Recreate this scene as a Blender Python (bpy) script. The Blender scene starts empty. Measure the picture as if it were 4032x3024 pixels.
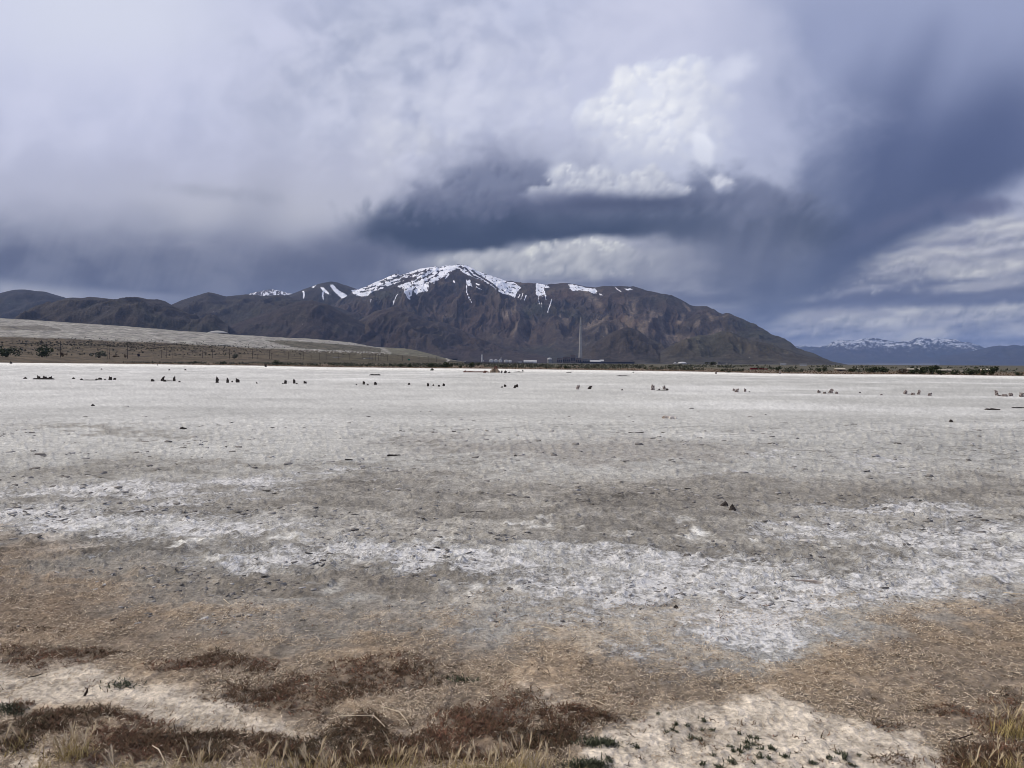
import bpy, math, random
import numpy as np
from mathutils import Matrix, Vector

# ------------------------------------------------------------------ camera
SC = bpy.context.scene
COL = SC.collection
EYE = 1.7                      # eye height above the playa, metres
FPX = 3029.0                   # focal length in pixels of the 4032-wide photograph
HOR = 1428.0                   # photo row of the true horizon at the middle column
PITCH, ROLL = -math.atan((1512 - HOR) / FPX), math.radians(0.30)
cam = bpy.data.cameras.new('camera')
cam.sensor_width = 36.0
cam.lens = 36.0 * FPX / 4032.0
cam.clip_start, cam.clip_end = 0.05, 200000.0
cam_ob = bpy.data.objects.new('camera', cam)
COL.objects.link(cam_ob)
CR = Matrix.Rotation(math.pi / 2 + PITCH, 4, 'X') @ Matrix.Rotation(ROLL, 4, 'Z')
cam_ob.matrix_world = Matrix.Translation((0, 0, EYE)) @ CR
SC.camera = cam_ob
CR3 = np.array(CR.to_3x3())

def ray(px, py):
    """unit direction(s) in the world for pixel(s) of the 4032x3024 photograph"""
    px = np.asarray(px, float); py = np.asarray(py, float)
    d = np.stack([(px - 2016) / FPX, -(py - 1512) / FPX, -np.ones_like(px + py)], -1)
    d = d @ CR3.T
    return d / np.linalg.norm(d, axis=-1, keepdims=True)
def pix(P):
    """pixel of the photograph for world point(s)"""
    q = (np.asarray(P, float) - np.array([0, 0, EYE])) @ CR3
    return 2016 + FPX * q[..., 0] / -q[..., 2], 1512 - FPX * q[..., 1] / -q[..., 2]
def gnd(px, py, z=0.0):
    d = ray(px, py)
    t = (z - EYE) / d[..., 2]
    return np.array([0, 0, EYE]) + d * t[..., None]
def atd(px, py, dist):
    """point on the pixel's ray at horizontal distance dist"""
    d = ray(px, py)
    return np.array([0, 0, EYE]) + d * (dist / np.hypot(d[..., 0], d[..., 1]))[..., None]
def lin(r, g, b):
    return tuple(((c / 255) / 12.92 if c / 255 <= 0.04045 else ((c / 255 + 0.055) / 1.055) ** 2.4) for c in (r, g, b))

# ------------------------------------------------------------------ node helper
class S:
    """a socket (or number) that builds Math nodes when combined"""
    def __init__(s, tree, v): s.t, s.v = tree, v
    def _m(s, op, *a, clamp=False):
        n = s.t.nodes.new('ShaderNodeMath'); n.operation = op; n.use_clamp = clamp
        for i, x in enumerate((s,) + a):
            x = x.v if isinstance(x, S) else x
            if isinstance(x, (int, float)): n.inputs[i].default_value = x
            else: s.t.links.new(x, n.inputs[i])
        return S(s.t, n.outputs[0])
    def __add__(s, o): return s._m('ADD', o)
    __radd__ = __add__
    def __sub__(s, o): return s._m('SUBTRACT', o)
    def __rsub__(s, o): return S(s.t, o)._m('SUBTRACT', s)
    def __mul__(s, o): return s._m('MULTIPLY', o)
    __rmul__ = __mul__
    def __truediv__(s, o): return s._m('DIVIDE', o)
    def __neg__(s): return s._m('MULTIPLY', -1.0)
    def __pow__(s, o): return s._m('POWER', o)
    def sqrt(s): return s._m('SQRT')
    def abs(s): return s._m('ABSOLUTE')
    def max(s, o): return s._m('MAXIMUM', o)
    def min(s, o): return s._m('MINIMUM', o)
    def clamp(s): return s._m('ADD', 0.0, clamp=True)
    def step(s, a, b, lo=0.0, hi=1.0, kind='SMOOTHSTEP'):
        n = s.t.nodes.new('ShaderNodeMapRange'); n.interpolation_type = kind; n.clamp = True
        s.t.links.new(s.v, n.inputs['Value'])
        for k, x in (('From Min', a), ('From Max', b), ('To Min', lo), ('To Max', hi)): n.inputs[k].default_value = x
        return S(s.t, n.outputs[0])
def sock(tree, x): return S(tree, x)
def vmath(t, op, a, b=None, scale=None):
    n = t.nodes.new('ShaderNodeVectorMath'); n.operation = op
    for i, x in enumerate((a, b)):
        if x is None: continue
        if isinstance(x, (tuple, list)): n.inputs[i].default_value = x
        else: t.links.new(x, n.inputs[i])
    if scale is not None:
        if isinstance(scale, S): t.links.new(scale.v, n.inputs['Scale'])
        else: n.inputs['Scale'].default_value = scale
    return n.outputs[0]
def xyz(t, *a):
    n = t.nodes.new('ShaderNodeCombineXYZ')
    for i, x in enumerate(a):
        if isinstance(x, S): t.links.new(x.v, n.inputs[i])
        else: n.inputs[i].default_value = x
    return n.outputs[0]
def sep(t, v):
    n = t.nodes.new('ShaderNodeSeparateXYZ'); t.links.new(v, n.inputs[0])
    return [S(t, o) for o in n.outputs]
def noise(t, v, scale=1.0, detail=4.0, rough=0.5, lac=2.0, dist=0.0, col=False):
    n = t.nodes.new('ShaderNodeTexNoise'); n.normalize = True
    t.links.new(v, n.inputs['Vector'])
    n.inputs['Scale'].default_value = scale; n.inputs['Detail'].default_value = detail
    n.inputs['Roughness'].default_value = rough; n.inputs['Lacunarity'].default_value = lac
    n.inputs['Distortion'].default_value = dist
    return n.outputs['Color'] if col else S(t, n.outputs['Fac'])
def mixc(t, f, a, b, mode='MIX'):
    n = t.nodes.new('ShaderNodeMix'); n.data_type = 'RGBA'; n.blend_type = mode; n.clamp_factor = True
    for s, x in ((n.inputs[0], f), (n.inputs[6], a), (n.inputs[7], b)):
        if isinstance(x, S): x = x.v
        if isinstance(x, (int, float)): s.default_value = x
        elif isinstance(x, tuple): s.default_value = (*x[:3], 1.0)
        else: t.links.new(x, s)
    return n.outputs[2]

# ------------------------------------------------------------------ world light, sun, exposure
SUN_AZ, SUN_EL = math.radians(-80), math.radians(42)    # azimuth from the view direction, negative = left
world = bpy.data.worlds.new('World'); SC.world = world; world.use_nodes = True
def build_world():
    t = world.node_tree; t.nodes.clear()
    out = t.nodes.new('ShaderNodeOutputWorld'); bg = t.nodes.new('ShaderNodeBackground')
    sky = t.nodes.new('ShaderNodeTexSky'); sky.sky_type = 'NISHITA'; sky.sun_disc = False
    sky.sun_elevation = SUN_EL; sky.sun_rotation = SUN_AZ
    bg.inputs['Strength'].default_value = 0.1
    tc = t.nodes.new('ShaderNodeTexCoord')
    n = noise(t, tc.outputs['Generated'], 2.6, 3, 0.5)
    # broken overcast: cloud radiance is ten times the display value because the background runs at 0.1
    cl = mixc(t, n.step(0.3, 0.7), tuple(10 * c for c in lin(172, 179, 208)), tuple(10 * c for c in lin(212, 216, 238)))
    col = mixc(t, n.step(0.2, 0.5, 0.80, 0.97), sky.outputs[0], cl)
    t.links.new(col, bg.inputs['Color']); t.links.new(bg.outputs[0], out.inputs[0])
build_world()
sun = bpy.data.lights.new('sun', 'SUN'); sun.energy = 2.8; sun.angle = math.radians(1.0); sun.color = (1.0, 0.90, 0.74)
sun_ob = bpy.data.objects.new('sun', sun); COL.objects.link(sun_ob)
sd = Vector((math.sin(SUN_AZ) * math.cos(SUN_EL), math.cos(SUN_AZ) * math.cos(SUN_EL), math.sin(SUN_EL)))
sun_ob.rotation_euler = sd.to_track_quat('Z', 'Y').to_euler()
SC.view_settings.view_transform = 'Standard'; SC.view_settings.look = 'None'
SC.view_settings.exposure = 0.0; SC.view_settings.gamma = 1.0; SC.view_settings.use_curve_mapping = False
SC.cycles.use_denoising = True; SC.cycles.filter_width = 0.9
SC.cycles.max_bounces = 5; SC.cycles.diffuse_bounces = 2; SC.cycles.volume_bounces = 0; SC.cycles.transparent_max_bounces = 6

# ------------------------------------------------------------------ noise on arrays
_P = {}
def perlin(x, y, seed=0):
    if seed not in _P:
        r = np.random.RandomState(seed + 17)
        a = r.rand(256) * 2 * np.pi
        _P[seed] = (r.permutation(256).astype(np.int32), np.cos(a).astype(np.float32), np.sin(a).astype(np.float32))
    p, gx, gy = _P[seed]
    x = np.asarray(x, np.float64); y = np.asarray(y, np.float64)
    fx0 = np.floor(x); fy0 = np.floor(y)
    xi = fx0.astype(np.int64) & 255; yi = fy0.astype(np.int64) & 255
    fx = (x - fx0).astype(np.float32); fy = (y - fy0).astype(np.float32)
    u = fx * fx * fx * (fx * (fx * 6 - 15) + 10); v = fy * fy * fy * (fy * (fy * 6 - 15) + 10)
    x1 = (xi + 1) & 255; y1 = (yi + 1) & 255
    pa, pb = p[xi], p[x1]
    def g(h, a, b): return gx[h] * a + gy[h] * b
    n00 = g(p[(pa + yi) & 255], fx, fy); n10 = g(p[(pb + yi) & 255], fx - 1, fy)
    n01 = g(p[(pa + y1) & 255], fx, fy - 1); n11 = g(p[(pb + y1) & 255], fx - 1, fy - 1)
    a = n00 + u * (n10 - n00); b = n01 + u * (n11 - n01)
    return (a + v * (b - a)) * 1.5
def fbm(x, y, oct=5, seed=0, gain=0.5, lac=2.03, mode=0):
    """mode 0 plain (-1..1), 1 ridged (0..1), 2 billow (0..1, round tops)"""
    s = 0.0; a = 1.0; tot = 0.0
    for k in range(oct):
        n = perlin(x + 31.7 * k, y - 17.3 * k, seed + k)
        if mode == 1: n = 1 - np.abs(n); n = n * n
        elif mode == 2: n = np.abs(n)
        s = s + a * n; tot += a; a *= gain; x = x * lac; y = y * lac
    return s / tot
def sstep(a, b, x):
    t = np.clip((x - a) / (b - a), 0, 1)
    return t * t * (3 - 2 * t)

# ------------------------------------------------------------------ mesh and material helpers
def mesh_np(name, V, F, smooth=False):
    """mesh from arrays: V (n,3), F (m,3) or (m,4)"""
    V = np.ascontiguousarray(V, np.float32); F = np.ascontiguousarray(F, np.int32)
    k = F.shape[1]
    me = bpy.data.meshes.new(name)
    me.vertices.add(len(V)); me.vertices.foreach_set('co', V.ravel())
    me.loops.add(F.size); me.loops.foreach_set('vertex_index', F.ravel())
    me.polygons.add(len(F))
    me.polygons.foreach_set('loop_start', np.arange(0, F.size, k, dtype=np.int32))
    me.polygons.foreach_set('loop_total', np.full(len(F), k, np.int32))
    if smooth: me.polygons.foreach_set('use_smooth', np.ones(len(F), bool))
    me.update(calc_edges=True)
    return me
def attr_f(me, name, a):
    at = me.attributes.new(name, 'FLOAT', 'POINT'); at.data.foreach_set('value', np.ascontiguousarray(a, np.float32).ravel())
def attr_c(me, name, rgb):
    at = me.attributes.new(name, 'FLOAT_COLOR', 'POINT')
    c = np.ones((len(rgb), 4), np.float32); c[:, :3] = rgb
    at.data.foreach_set('color', c.ravel())
def link(name, me, mat=None, parent=None, loc=None, rot=None, **props):
    o = bpy.data.objects.new(name, me); COL.objects.link(o)
    if me is not None and mat is not None and not me.materials: me.materials.append(mat)
    if parent is not None: o.parent = parent
    if loc is not None: o.location = [float(v) for v in loc]
    if rot is not None: o.rotation_euler = rot
    for k, v in props.items(): o[k] = v
    return o
def thing(name, label, category, group=None, loc=(0, 0, 0), rot=None, me=None, mat=None):
    o = link(name, me, mat, None, loc, rot, label=label, category=category)
    if group: o['group'] = group
    return o
def grid_faces(nr, nc):
    i = np.arange(nr * nc).reshape(nr, nc)
    return np.stack([i[:-1, :-1], i[:-1, 1:], i[1:, 1:], i[1:, :-1]], -1).reshape(-1, 4)
def new_mat(name, rough=0.95, spec=0.15):
    m = bpy.data.materials.new(name); m.use_nodes = True
    t = m.node_tree; b = t.nodes['Principled BSDF']
    b.inputs['Roughness'].default_value = rough; b.inputs['Specular IOR Level'].default_value = spec
    return m, t, b
def attr(t, name, col=False):
    n = t.nodes.new('ShaderNodeAttribute'); n.attribute_name = name
    return n.outputs['Color'] if col else S(t, n.outputs['Fac'])
def objpos(t):
    return t.nodes.new('ShaderNodeNewGeometry').outputs['Position']
def bump(t, b, h, dist=0.01, strength=1.0):
    n = t.nodes.new('ShaderNodeBump'); n.inputs['Distance'].default_value = dist; n.inputs['Strength'].default_value = strength
    t.links.new(h.v, n.inputs['Height']); t.links.new(n.outputs[0], b.inputs['Normal'])
def plain(name, rgb, rough=0.9, var=0.18, scale=3.0, spec=0.15, rgb2=None, metal=0.0):
    """one colour with a little procedural mottling"""
    m, t, b = new_mat(name, rough, spec)
    tc = t.nodes.new('ShaderNodeTexCoord')
    n = noise(t, tc.outputs['Object'], scale, 4, 0.6)
    a = rgb; c2 = rgb2 or tuple(c * (1 - var * 1.6) for c in rgb); c1 = tuple(min(1, c * (1 + var)) for c in rgb)
    t.links.new(mixc(t, n.step(0.3, 0.7), c2, c1), b.inputs['Base Color'])
    b.inputs['Metallic'].default_value = metal
    return m
def curve(pts):
    p = np.array(pts, float)
    return lambda x: np.interp(x, p[:, 0], p[:, 1])
def inpoly(px, py, poly):
    ins = np.zeros(px.shape, bool); n = len(poly)
    xs = [p[0] for p in poly]; ys = [p[1] for p in poly]
    idx = np.nonzero((px >= min(xs)) & (px <= max(xs)) & (py >= min(ys)) & (py <= max(ys)))
    if len(idx[0]) == 0: return ins
    x = px[idx]; y = py[idx]; r = np.zeros(x.shape, bool); j = n - 1
    for i in range(n):
        yi, yj, xi, xj = ys[i], ys[j], xs[i], xs[j]
        if yi != yj: r ^= ((yi > y) != (yj > y)) & (x < (xj - xi) * (y - yi) / (yj - yi) + xi)
        j = i
    ins[idx] = r
    return ins
class MB:
    """collects simple solids into one mesh"""
    def __init__(s): s.v, s.f = [], []
    def add(s, V, F):
        n = sum(len(a) for a in s.v); s.v.append(np.asarray(V, float)); s.f += [tuple(int(i) + n for i in f) for f in F]; return s
    def box(s, x0, x1, y0, y1, z0, z1):
        return s.add([(x0, y0, z0), (x1, y0, z0), (x1, y1, z0), (x0, y1, z0), (x0, y0, z1), (x1, y0, z1), (x1, y1, z1), (x0, y1, z1)],
                     [(3, 2, 1, 0), (4, 5, 6, 7), (0, 1, 5, 4), (1, 2, 6, 5), (2, 3, 7, 6), (3, 0, 4, 7)])
    def gable(s, x0, x1, y0, y1, z0, z1):      # roof with ridge along x
        ym = (y0 + y1) / 2
        return s.add([(x0, y0, z0), (x1, y0, z0), (x1, y1, z0), (x0, y1, z0), (x0, ym, z1), (x1, ym, z1)],
                     [(3, 2, 1, 0), (0, 1, 5, 4), (2, 3, 4, 5), (3, 0, 4), (1, 2, 5)])
    def lathe(s, prof, n=16, cx=0, cy=0, cap=True):
        V = []; F = []
        for r, z in prof:
            for k in range(n):
                a = 2 * math.pi * k / n; V.append((cx + r * math.cos(a), cy + r * math.sin(a), z))
        for i in range(len(prof) - 1):
            for k in range(n):
                F.append((i * n + k, i * n + (k + 1) % n, (i + 1) * n + (k + 1) % n, (i + 1) * n + k))
        if cap:
            F.append(tuple(range(n))[::-1]); F.append(tuple((len(prof) - 1) * n + k for k in range(n)))
        return s.add(V, F)
    def bar(s, a, b, r0, r1=None, n=6):
        r1 = r0 if r1 is None else r1
        a = Vector(a); b = Vector(b); d = (b - a).normalized()
        u = d.orthogonal().normalized(); w = d.cross(u)
        V = []
        for p, r in ((a, r0), (b, r1)):
            for k in range(n):
                t = 2 * math.pi * k / n; V.append(tuple(p + u * (r * math.cos(t)) + w * (r * math.sin(t))))
        F = [(k, (k + 1) % n, n + (k + 1) % n, n + k) for k in range(n)] + [tuple(range(n))[::-1], tuple(range(n, 2 * n))]
        return s.add(V, F)
    def mesh(s, name, smooth=False):
        me = bpy.data.meshes.new(name)
        me.from_pydata([tuple(map(float, v)) for a in s.v for v in a], [], s.f)
        if smooth: me.polygons.foreach_set('use_smooth', np.ones(len(me.polygons), bool))
        me.update(); return me

# ------------------------------------------------------------------ cloud picture (frame pixels of 1024x768 -> sRGB 0..255)
def cloud_colours(X, Y):
    f = np.float32
    X = X.astype(np.float64); Y = Y.astype(np.float64)
    wx = fbm(X / 150, Y / 110, 3, 1, gain=0.4); wy = fbm(X / 150, Y / 110, 3, 9, gain=0.4)
    sx = fbm(X / 46, Y / 40, 2, 21, gain=0.4); sy = fbm(X / 46, Y / 40, 2, 29, gain=0.4)
    Xw, Yw = X + 26 * wx + 9 * sx, Y + 20 * wy + 7 * sy
    nb = fbm(Xw / 190, Yw / 150, 4, 3)
    nm = fbm(Xw / 62, Yw / 48, 5, 5)
    nf = fbm(Xw / 19, Yw / 16, 4, 7)
    bil = fbm(Xw / 40, Yw / 36, 5, 11, gain=0.5, mode=2)       # cauliflower
    bs = fbm(Xw / 44, Yw / 40, 3, 11, gain=0.42, mode=2)        # the same without the fine steps
    bz = fbm(X / 33 + 0.35 * wx, Y / 30 + 0.35 * wy, 4, 13, gain=0.5, mode=2)   # rounder heads
    C = np.zeros(X.shape + (3,), f)
    def A(*c): return np.array(c, f)
    def put(m, col, amt=1.0):
        m = np.clip(m * amt, 0, 1)[..., None].astype(f)
        C[...] = C * (1 - m) + (col if isinstance(col, np.ndarray) and col.ndim > 1 else A(*col)) * m
    def ramp(t, a, b, lo=0.0, hi=1.0):
        t = sstep(lo, hi, t)[..., None].astype(f)
        return A(*a) * (1 - t) + A(*b) * t
    def blob(cx, cy, rx, ry, rot=0.0, soft=0.5, w=0.0, wf=0.0, flat=0.0, raw=False):
        c, s = math.cos(math.radians(rot)), math.sin(math.radians(rot))
        u = X - cx; v = Y - cy
        u, v = (u * c + v * s) / rx, (v * c - u * s) / ry
        if flat: v = np.where(v > 0, v * flat, v)               # flatter underside
        r = np.sqrt(u * u + v * v) + nm * w + nf * wf
        return r if raw else sstep(1 + soft, 1 - soft, r)
    def relief(h, k=1.0):
        """light from the upper left on a height field given in pixels (needs a regular grid)"""
        gy, gx = np.gradient(h)
        px = abs(X[0, 1] - X[0, 0])
        gx, gy = gx / px, gy / px
        return (gx * 0.75 + gy * 0.66) * k / np.sqrt(1 + (k * k) * (gx * gx + gy * gy))
    Xp = X + 5.5 * fbm(X / 15, Y / 13, 4, 31, gain=0.55) + 7 * sx; Yp = Y + 5.0 * fbm(X / 15, Y / 13, 4, 37, gain=0.55) + 6 * sy
    gx0, gy0, gst = X[0, 0], Y[0, 0], X[0, 1] - X[0, 0]
    def puffs(seed, ell, n, r0, r1, dark, light, amt=0.9, soft=0.35, fade=None):
        """heaped round cloud heads: many small shaded globes inside ellipses (cx, cy, rx, ry)"""
        q = np.random.RandomState(seed); L = []
        area = np.array([e[2] * e[3] for e in ell], float); cnt = np.maximum(1, (n * area / area.sum()).astype(int))
        for e, c in zip(ell, cnt):
            for _ in range(c):
                a = q.rand() * 6.283; d = math.sqrt(q.rand())
                rad = (r1 + (r0 - r1) * q.rand() ** 1.6) * (1.15 - 0.45 * d)
                L.append((e[0] + e[2] * d * math.cos(a), e[1] + e[3] * d * math.sin(a), rad, q.rand()))
        L.sort(key=lambda e: -e[2] + 0.10 * e[1])
        da, li = np.array(dark, f), np.array(light, f)
        for cx, cy, rad, jit in L:
            i0 = max(0, int((cy - rad * 1.5 - 8 - gy0) / gst)); i1 = min(X.shape[0], int((cy + rad * 1.5 + 8 - gy0) / gst) + 1)
            j0 = max(0, int((cx - rad * 1.5 - 8 - gx0) / gst)); j1 = min(X.shape[1], int((cx + rad * 1.5 + 8 - gx0) / gst) + 1)
            if i1 <= i0 or j1 <= j0: continue
            sl = (slice(i0, i1), slice(j0, j1))
            u = (Xp[sl] - cx) / rad; v = (Yp[sl] - cy) / rad; rr = np.sqrt(u * u + v * v)
            nz = np.sqrt(np.clip(1 - rr * rr, 0, 1))
            lt = np.clip(0.30 + 0.50 * (-0.55 * u - 0.8 * v) + 0.38 * nz + 0.25 * (jit - 0.5), 0, 1)
            if fade is not None: lt = lt * np.clip((fade[1] - Y[sl]) / (fade[1] - fade[0]), 0, 1)
            al = (sstep(1.0, 1.0 - soft, rr) * amt).astype(f)[..., None]
            col = da + (li - da) * lt[..., None].astype(f)
            C[sl] = C[sl] * (1 - al) + col * al
    # ---- high veil
    C[...] = ramp(nb + 0.5 * nm, (176, 183, 213), (203, 207, 232), -0.5, 0.5)
    put(sstep(560, -150, X + 40 * nb) * sstep(260, -20, Y), (212, 215, 239), 0.85)
    put(sstep(330, 60, X) * sstep(140, 10, Y), (214, 219, 240), 0.5)
    put(blob(110, 10, 110, 45, 0, 0.9, 0.5), (217, 222, 238), 0.6)
    put(blob(405, 40, 60, 46, 20, 0.95, 0.7), (168, 178, 206), 0.75)
    put(blob(372, 55, 26, 46, 40, 0.9, 0.8), (178, 184, 208), 0.6)
    put(blob(285, 140, 50, 80, 15, 0.95, 0.7), (181, 186, 211), 0.6)
    put(blob(340, 150, 60, 46, 0, 0.95, 0.7), (204, 208, 228), 0.8)
    put(blob(280, 118, 26, 44, -25, 0.9, 0.8), (174, 180, 206), 0.4)
    put(blob(490, 75, 66, 46, 25, 0.6, 0.9, 0.2), (208, 211, 236), 0.75)
    put(blob(540, 20, 50, 26, 0, 0.9, 0.6), (180, 190, 222), 0.7)
    put(blob(660, 35, 90, 70, 0, 0.7, 0.6), (207, 210, 234), 0.9)
    put(blob(430, 112, 20, 7, 0, 0.9, 0.9, 0.6), (176, 181, 204), 0.6)
    # soft lit cloud banks in the middle
    hb = 15 * fbm(X / 90 + 0.3 * wx, Y / 80 + 0.3 * wy, 3, 15, gain=0.4, mode=2)
    rb = relief(hb, 0.9)
    put(blob(470, 118, 130, 80, 0, 0.9, 0.5), ramp(rb + 0.25 * nm, (172, 178, 205), (216, 219, 238), -0.32, 0.32), 0.75)
    wisp = fbm(Xw / 30, Yw / 26, 5, 91)
    put(blob(480, 110, 190, 110, 0, 0.8, 0.5), ramp(wisp + 0.5 * nm, (168, 175, 203), (220, 223, 240), -0.5, 0.5), 0.35)
    put(blob(410, 60, 120, 70, 0, 0.9, 0.6), ramp(wisp + 0.6 * nm, (162, 171, 199), (206, 210, 231), -0.5, 0.5), 0.4)
    put(blob(383, 150, 22, 60, 4, 0.8, 0.9, 0.4), (205, 208, 226), 0.7)
    # ---- low streaky deck
    D = np.maximum(362 - Y, 3.0)
    px_, py_ = (X - 512) / (D + 26), 900.0 / (D + 26)
    q = fbm(px_ * 2.6 + 0.35 * wx, py_ * 0.62 + X * 0.0006 + 0.10 * wy, 6, 41, gain=0.55)
    q2 = fbm(Xw / 150 + Y * 0.004, (Yw + 0.05 * X) / 15.0, 5, 47, gain=0.5)
    qq = 0.45 * q + 0.62 * q2 + 0.10 * nf
    rq = relief(6.0 * fbm(Xw / 60, Yw / 17, 3, 53, gain=0.45), 0.8)
    low = ramp(qq + 0.25 * rq, (104, 112, 146), (176, 179, 202), -0.36, 0.42)
    lowm = sstep(205, 262, Y + 16 * nm)
    put(lowm, low, 0.95)
    put(sstep(196, 240, Y + 10 * nm + (X - 1024) * -0.18) * sstep(840, 980, X) * sstep(300, 240, Y), ramp(qq + .45 * rq, (128, 134, 168), (200, 202, 221), -0.35, 0.4), 0.9)
    put(np.exp(-((Y - 300 - 6 * nm) / 11.0) ** 2) * sstep(740, 800, X), (94, 104, 143), 0.8)
    put(np.exp(-((Y - 285 - 5 * nm) / 7.0) ** 2) * sstep(820, 950, X), (104, 113, 150), 0.45)
    for k, (ax, ay, lx, ly) in enumerate(((960, 272, 60, 4), (1000, 262, 40, 5), (900, 313, 60, 4), (985, 316, 30, 7), (885, 322, 40, 5), (930, 333, 28, 4), (1010, 312, 26, 6), (940, 236, 60, 5), (820, 316, 45, 4), (1000, 225, 40, 6), (930, 255, 50, 4), (985, 286, 46, 3), (860, 262, 40, 4), (1015, 330, 30, 5), (850, 340, 40, 4), (780, 300, 40, 3))):
        put(blob(ax, ay, lx, ly * 1.25, -4, 0.8, 0.9, 0.8), ramp(rq + 0.3 * nf, (170, 173, 196), (222, 223, 232), -.3, .4), 0.95)
    put(blob(928, 336, 22, 4, -8, 0.8, 0.8, 0.6), (212, 211, 215), 0.8)
    puffs(21, [(960, 318, 60, 10), (860, 322, 60, 8), (1010, 312, 30, 10), (900, 338, 70, 5), (800, 330, 30, 5)], 90, 9, 3, (112, 120, 150), (206, 208, 221), 0.55, 0.7)
    puffs(22, [(960, 268, 70, 12), (1000, 240, 40, 10), (900, 270, 60, 10), (860, 290, 60, 6)], 80, 10, 3, (122, 129, 158), (202, 204, 219), 0.5, 0.75)
    # ---- left mist and dark belly over the hills
    put(blob(180, 205, 300, 52, 0, 0.9, 0.5), (187, 190, 214), 0.85)
    put(blob(250, 210, 100, 26, 0, 0.9, 0.6), (192, 195, 214), 0.8)
    rag = blob(215, 192, 46, 6, 6, 0.8, 1.0, 0.7)
    put(rag, (172, 176, 198), 0.7)
    line = 240 + 0.02 * X + 16 * nb + 8 * fbm(X / 110, Y / 60, 3, 57) - 12 * np.exp(-((X - 20) / 90.0) ** 2)
    dl = sstep(-42, 34, Y - line) * sstep(520, 370, X + 30 * nm)
    put(dl, ramp(nm + 0.8 * nb + 0.15 * fbm(X / 7 + Y * .05, Y / 90, 3, 61), (96, 104, 136), (124, 131, 160), -0.45, 0.45), 0.97)
    put(blob(330, 262, 60, 22, -20, 0.9, 0.6), (92, 100, 132), 0.7)
    put(blob(240, 250, 26, 60, 25, 0.95, 0.3), (130, 136, 166), 0.35)
    put(sstep(-4, 10, Y - (278 + 0.11 * X + 5 * nm)) * sstep(200, 130, X), ramp(nm, (150, 157, 186), (184, 187, 207), -.4, .4), 0.9)
    put(blob(150, 297, 60, 4, 3, 0.9, 0.6), (150, 156, 184), 0.6)
    # ---- rain sheet on the right
    t = (Y - 5) / 165.0
    vs = fbm((X + 0.42 * Y) / 75, Y / 300, 3, 71, gain=0.35)
    tone = 1.02 - t * 0.82 + 0.22 * vs + 0.14 * nb + sstep(930, 740, X) * 0.10
    sheetc = ramp(tone, (78, 91, 130), (150, 160, 196), 0.0, 1.05)
    ed = (X - 745) + 22 * nb + 18 * nm + (Y - 120) * 0.10
    lower = 182 + (1024 - X) * 0.58 + 9 * nm + 5 * nf
    sh = sstep(-45, 60, ed) * sstep(12, -26, Y - lower) * sstep(-90, 30, Y)
    top = sstep(720, 960, X + 30 * nb) * sstep(130, 20, Y)
    put(top, (150, 162, 198), 0.75)
    put(sh, sheetc, 0.97)
    put(blob(985, 152, 100, 46, -22, 0.95, 0.25), (76, 89, 129), 0.65)
    put(blob(822, 215, 22, 90, 22, 0.95, 0.15), (116, 127, 161), 0.55)
    put(blob(862, 190, 30, 80, 24, 0.95, 0.2), (83, 96, 136), 0.45)
    put(blob(975, 207, 30, 8, -4, 0.7, 0.9, 0.6), (94, 101, 138), 0.85)
    put(blob(905, 218, 60, 9, -22, 0.9, 0.7, 0.5), (98, 106, 143), 0.7)
    # ---- grey halo and towering cumulus
    put(blob(640, 135, 150, 92, 0, 0.8, 0.5, 0.1), (198, 203, 229), 0.9)
    put(blob(745, 120, 40, 90, 0, 0.9, 0.5), (176, 183, 214), 0.55)
    rr = np.minimum.reduce([blob(655, 112, 62, 54, 0, raw=True), blob(625, 158, 66, 30, 0, raw=True), blob(690, 165, 40, 30, 0, raw=True), blob(612, 128, 36, 34, 0, raw=True), blob(690, 88, 40, 36, 0, raw=True),
                            blob(700, 125, 46, 52, 0, raw=True), blob(640, 160, 60, 34, 0, raw=True), blob(585, 118, 16, 14, 0, raw=True)])
    body = 1.0 - rr + 0.75 * (bil - 0.28) + 0.14 * nf + 0.18 * nm
    m = sstep(-0.03, 0.15, body) * (1 - 0.75 * sstep(690, 760, X)) * (1 - 0.6 * sstep(150, 195, Y))
    h = 22 * np.tanh(body * 1.5) + 13 * bz + 2.5 * bil
    lit = relief(h, 0.8)
    core = 0.55 * sstep(0.0, 0.5, body)
    put(m, (218, 223, 241), 0.85)
    puffs(5, [(655, 112, 56, 48), (612, 126, 34, 28), (690, 86, 30, 28), (698, 122, 36, 46), (588, 118, 10, 9), (640, 152, 56, 26)], 130, 25, 7, (184, 191, 219), (255, 255, 255), 0.68, 0.60, fade=(40, 350))
    puffs(6, [(640, 100, 44, 30), (668, 120, 34, 34), (618, 124, 26, 20)], 60, 11, 4, (202, 208, 232), (255, 255, 255), 0.5, 0.6)
    put(m * sstep(0.15, 0.7, body) * sstep(170, 100, Y), (250, 251, 255), 0.22)
    put(blob(745, 110, 44, 90, 0, 0.9, 0.5), (186, 192, 219), 0.6)
    puffs(8, [(500, 95, 80, 50), (470, 130, 70, 34), (560, 120, 40, 40)], 80, 28, 9, (176, 182, 209), (224, 227, 243), 0.30, 0.75)
    puffs(9, [(384, 150, 14, 50), (420, 130, 40, 30)], 34, 18, 7, (182, 187, 210), (224, 226, 238), 0.34, 0.8)
    put(blob(735, 68, 18, 16, 0, 0.7, 0.9, 0.5), (219, 223, 242), 0.8)
    put(blob(704, 150, 9, 24, -6, 0.5, 0.6, 0.6), (240, 243, 254), 0.85)
    put(blob(640, 170, 100, 20, 0, 0.9, 0.6, 0.2), (190, 196, 221), 0.55)
    # ---- grey shoulder
    put(blob(505, 178, 74, 32, 4, 0.95, 0.9, 0.3), (136, 142, 170), 0.9)
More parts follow.
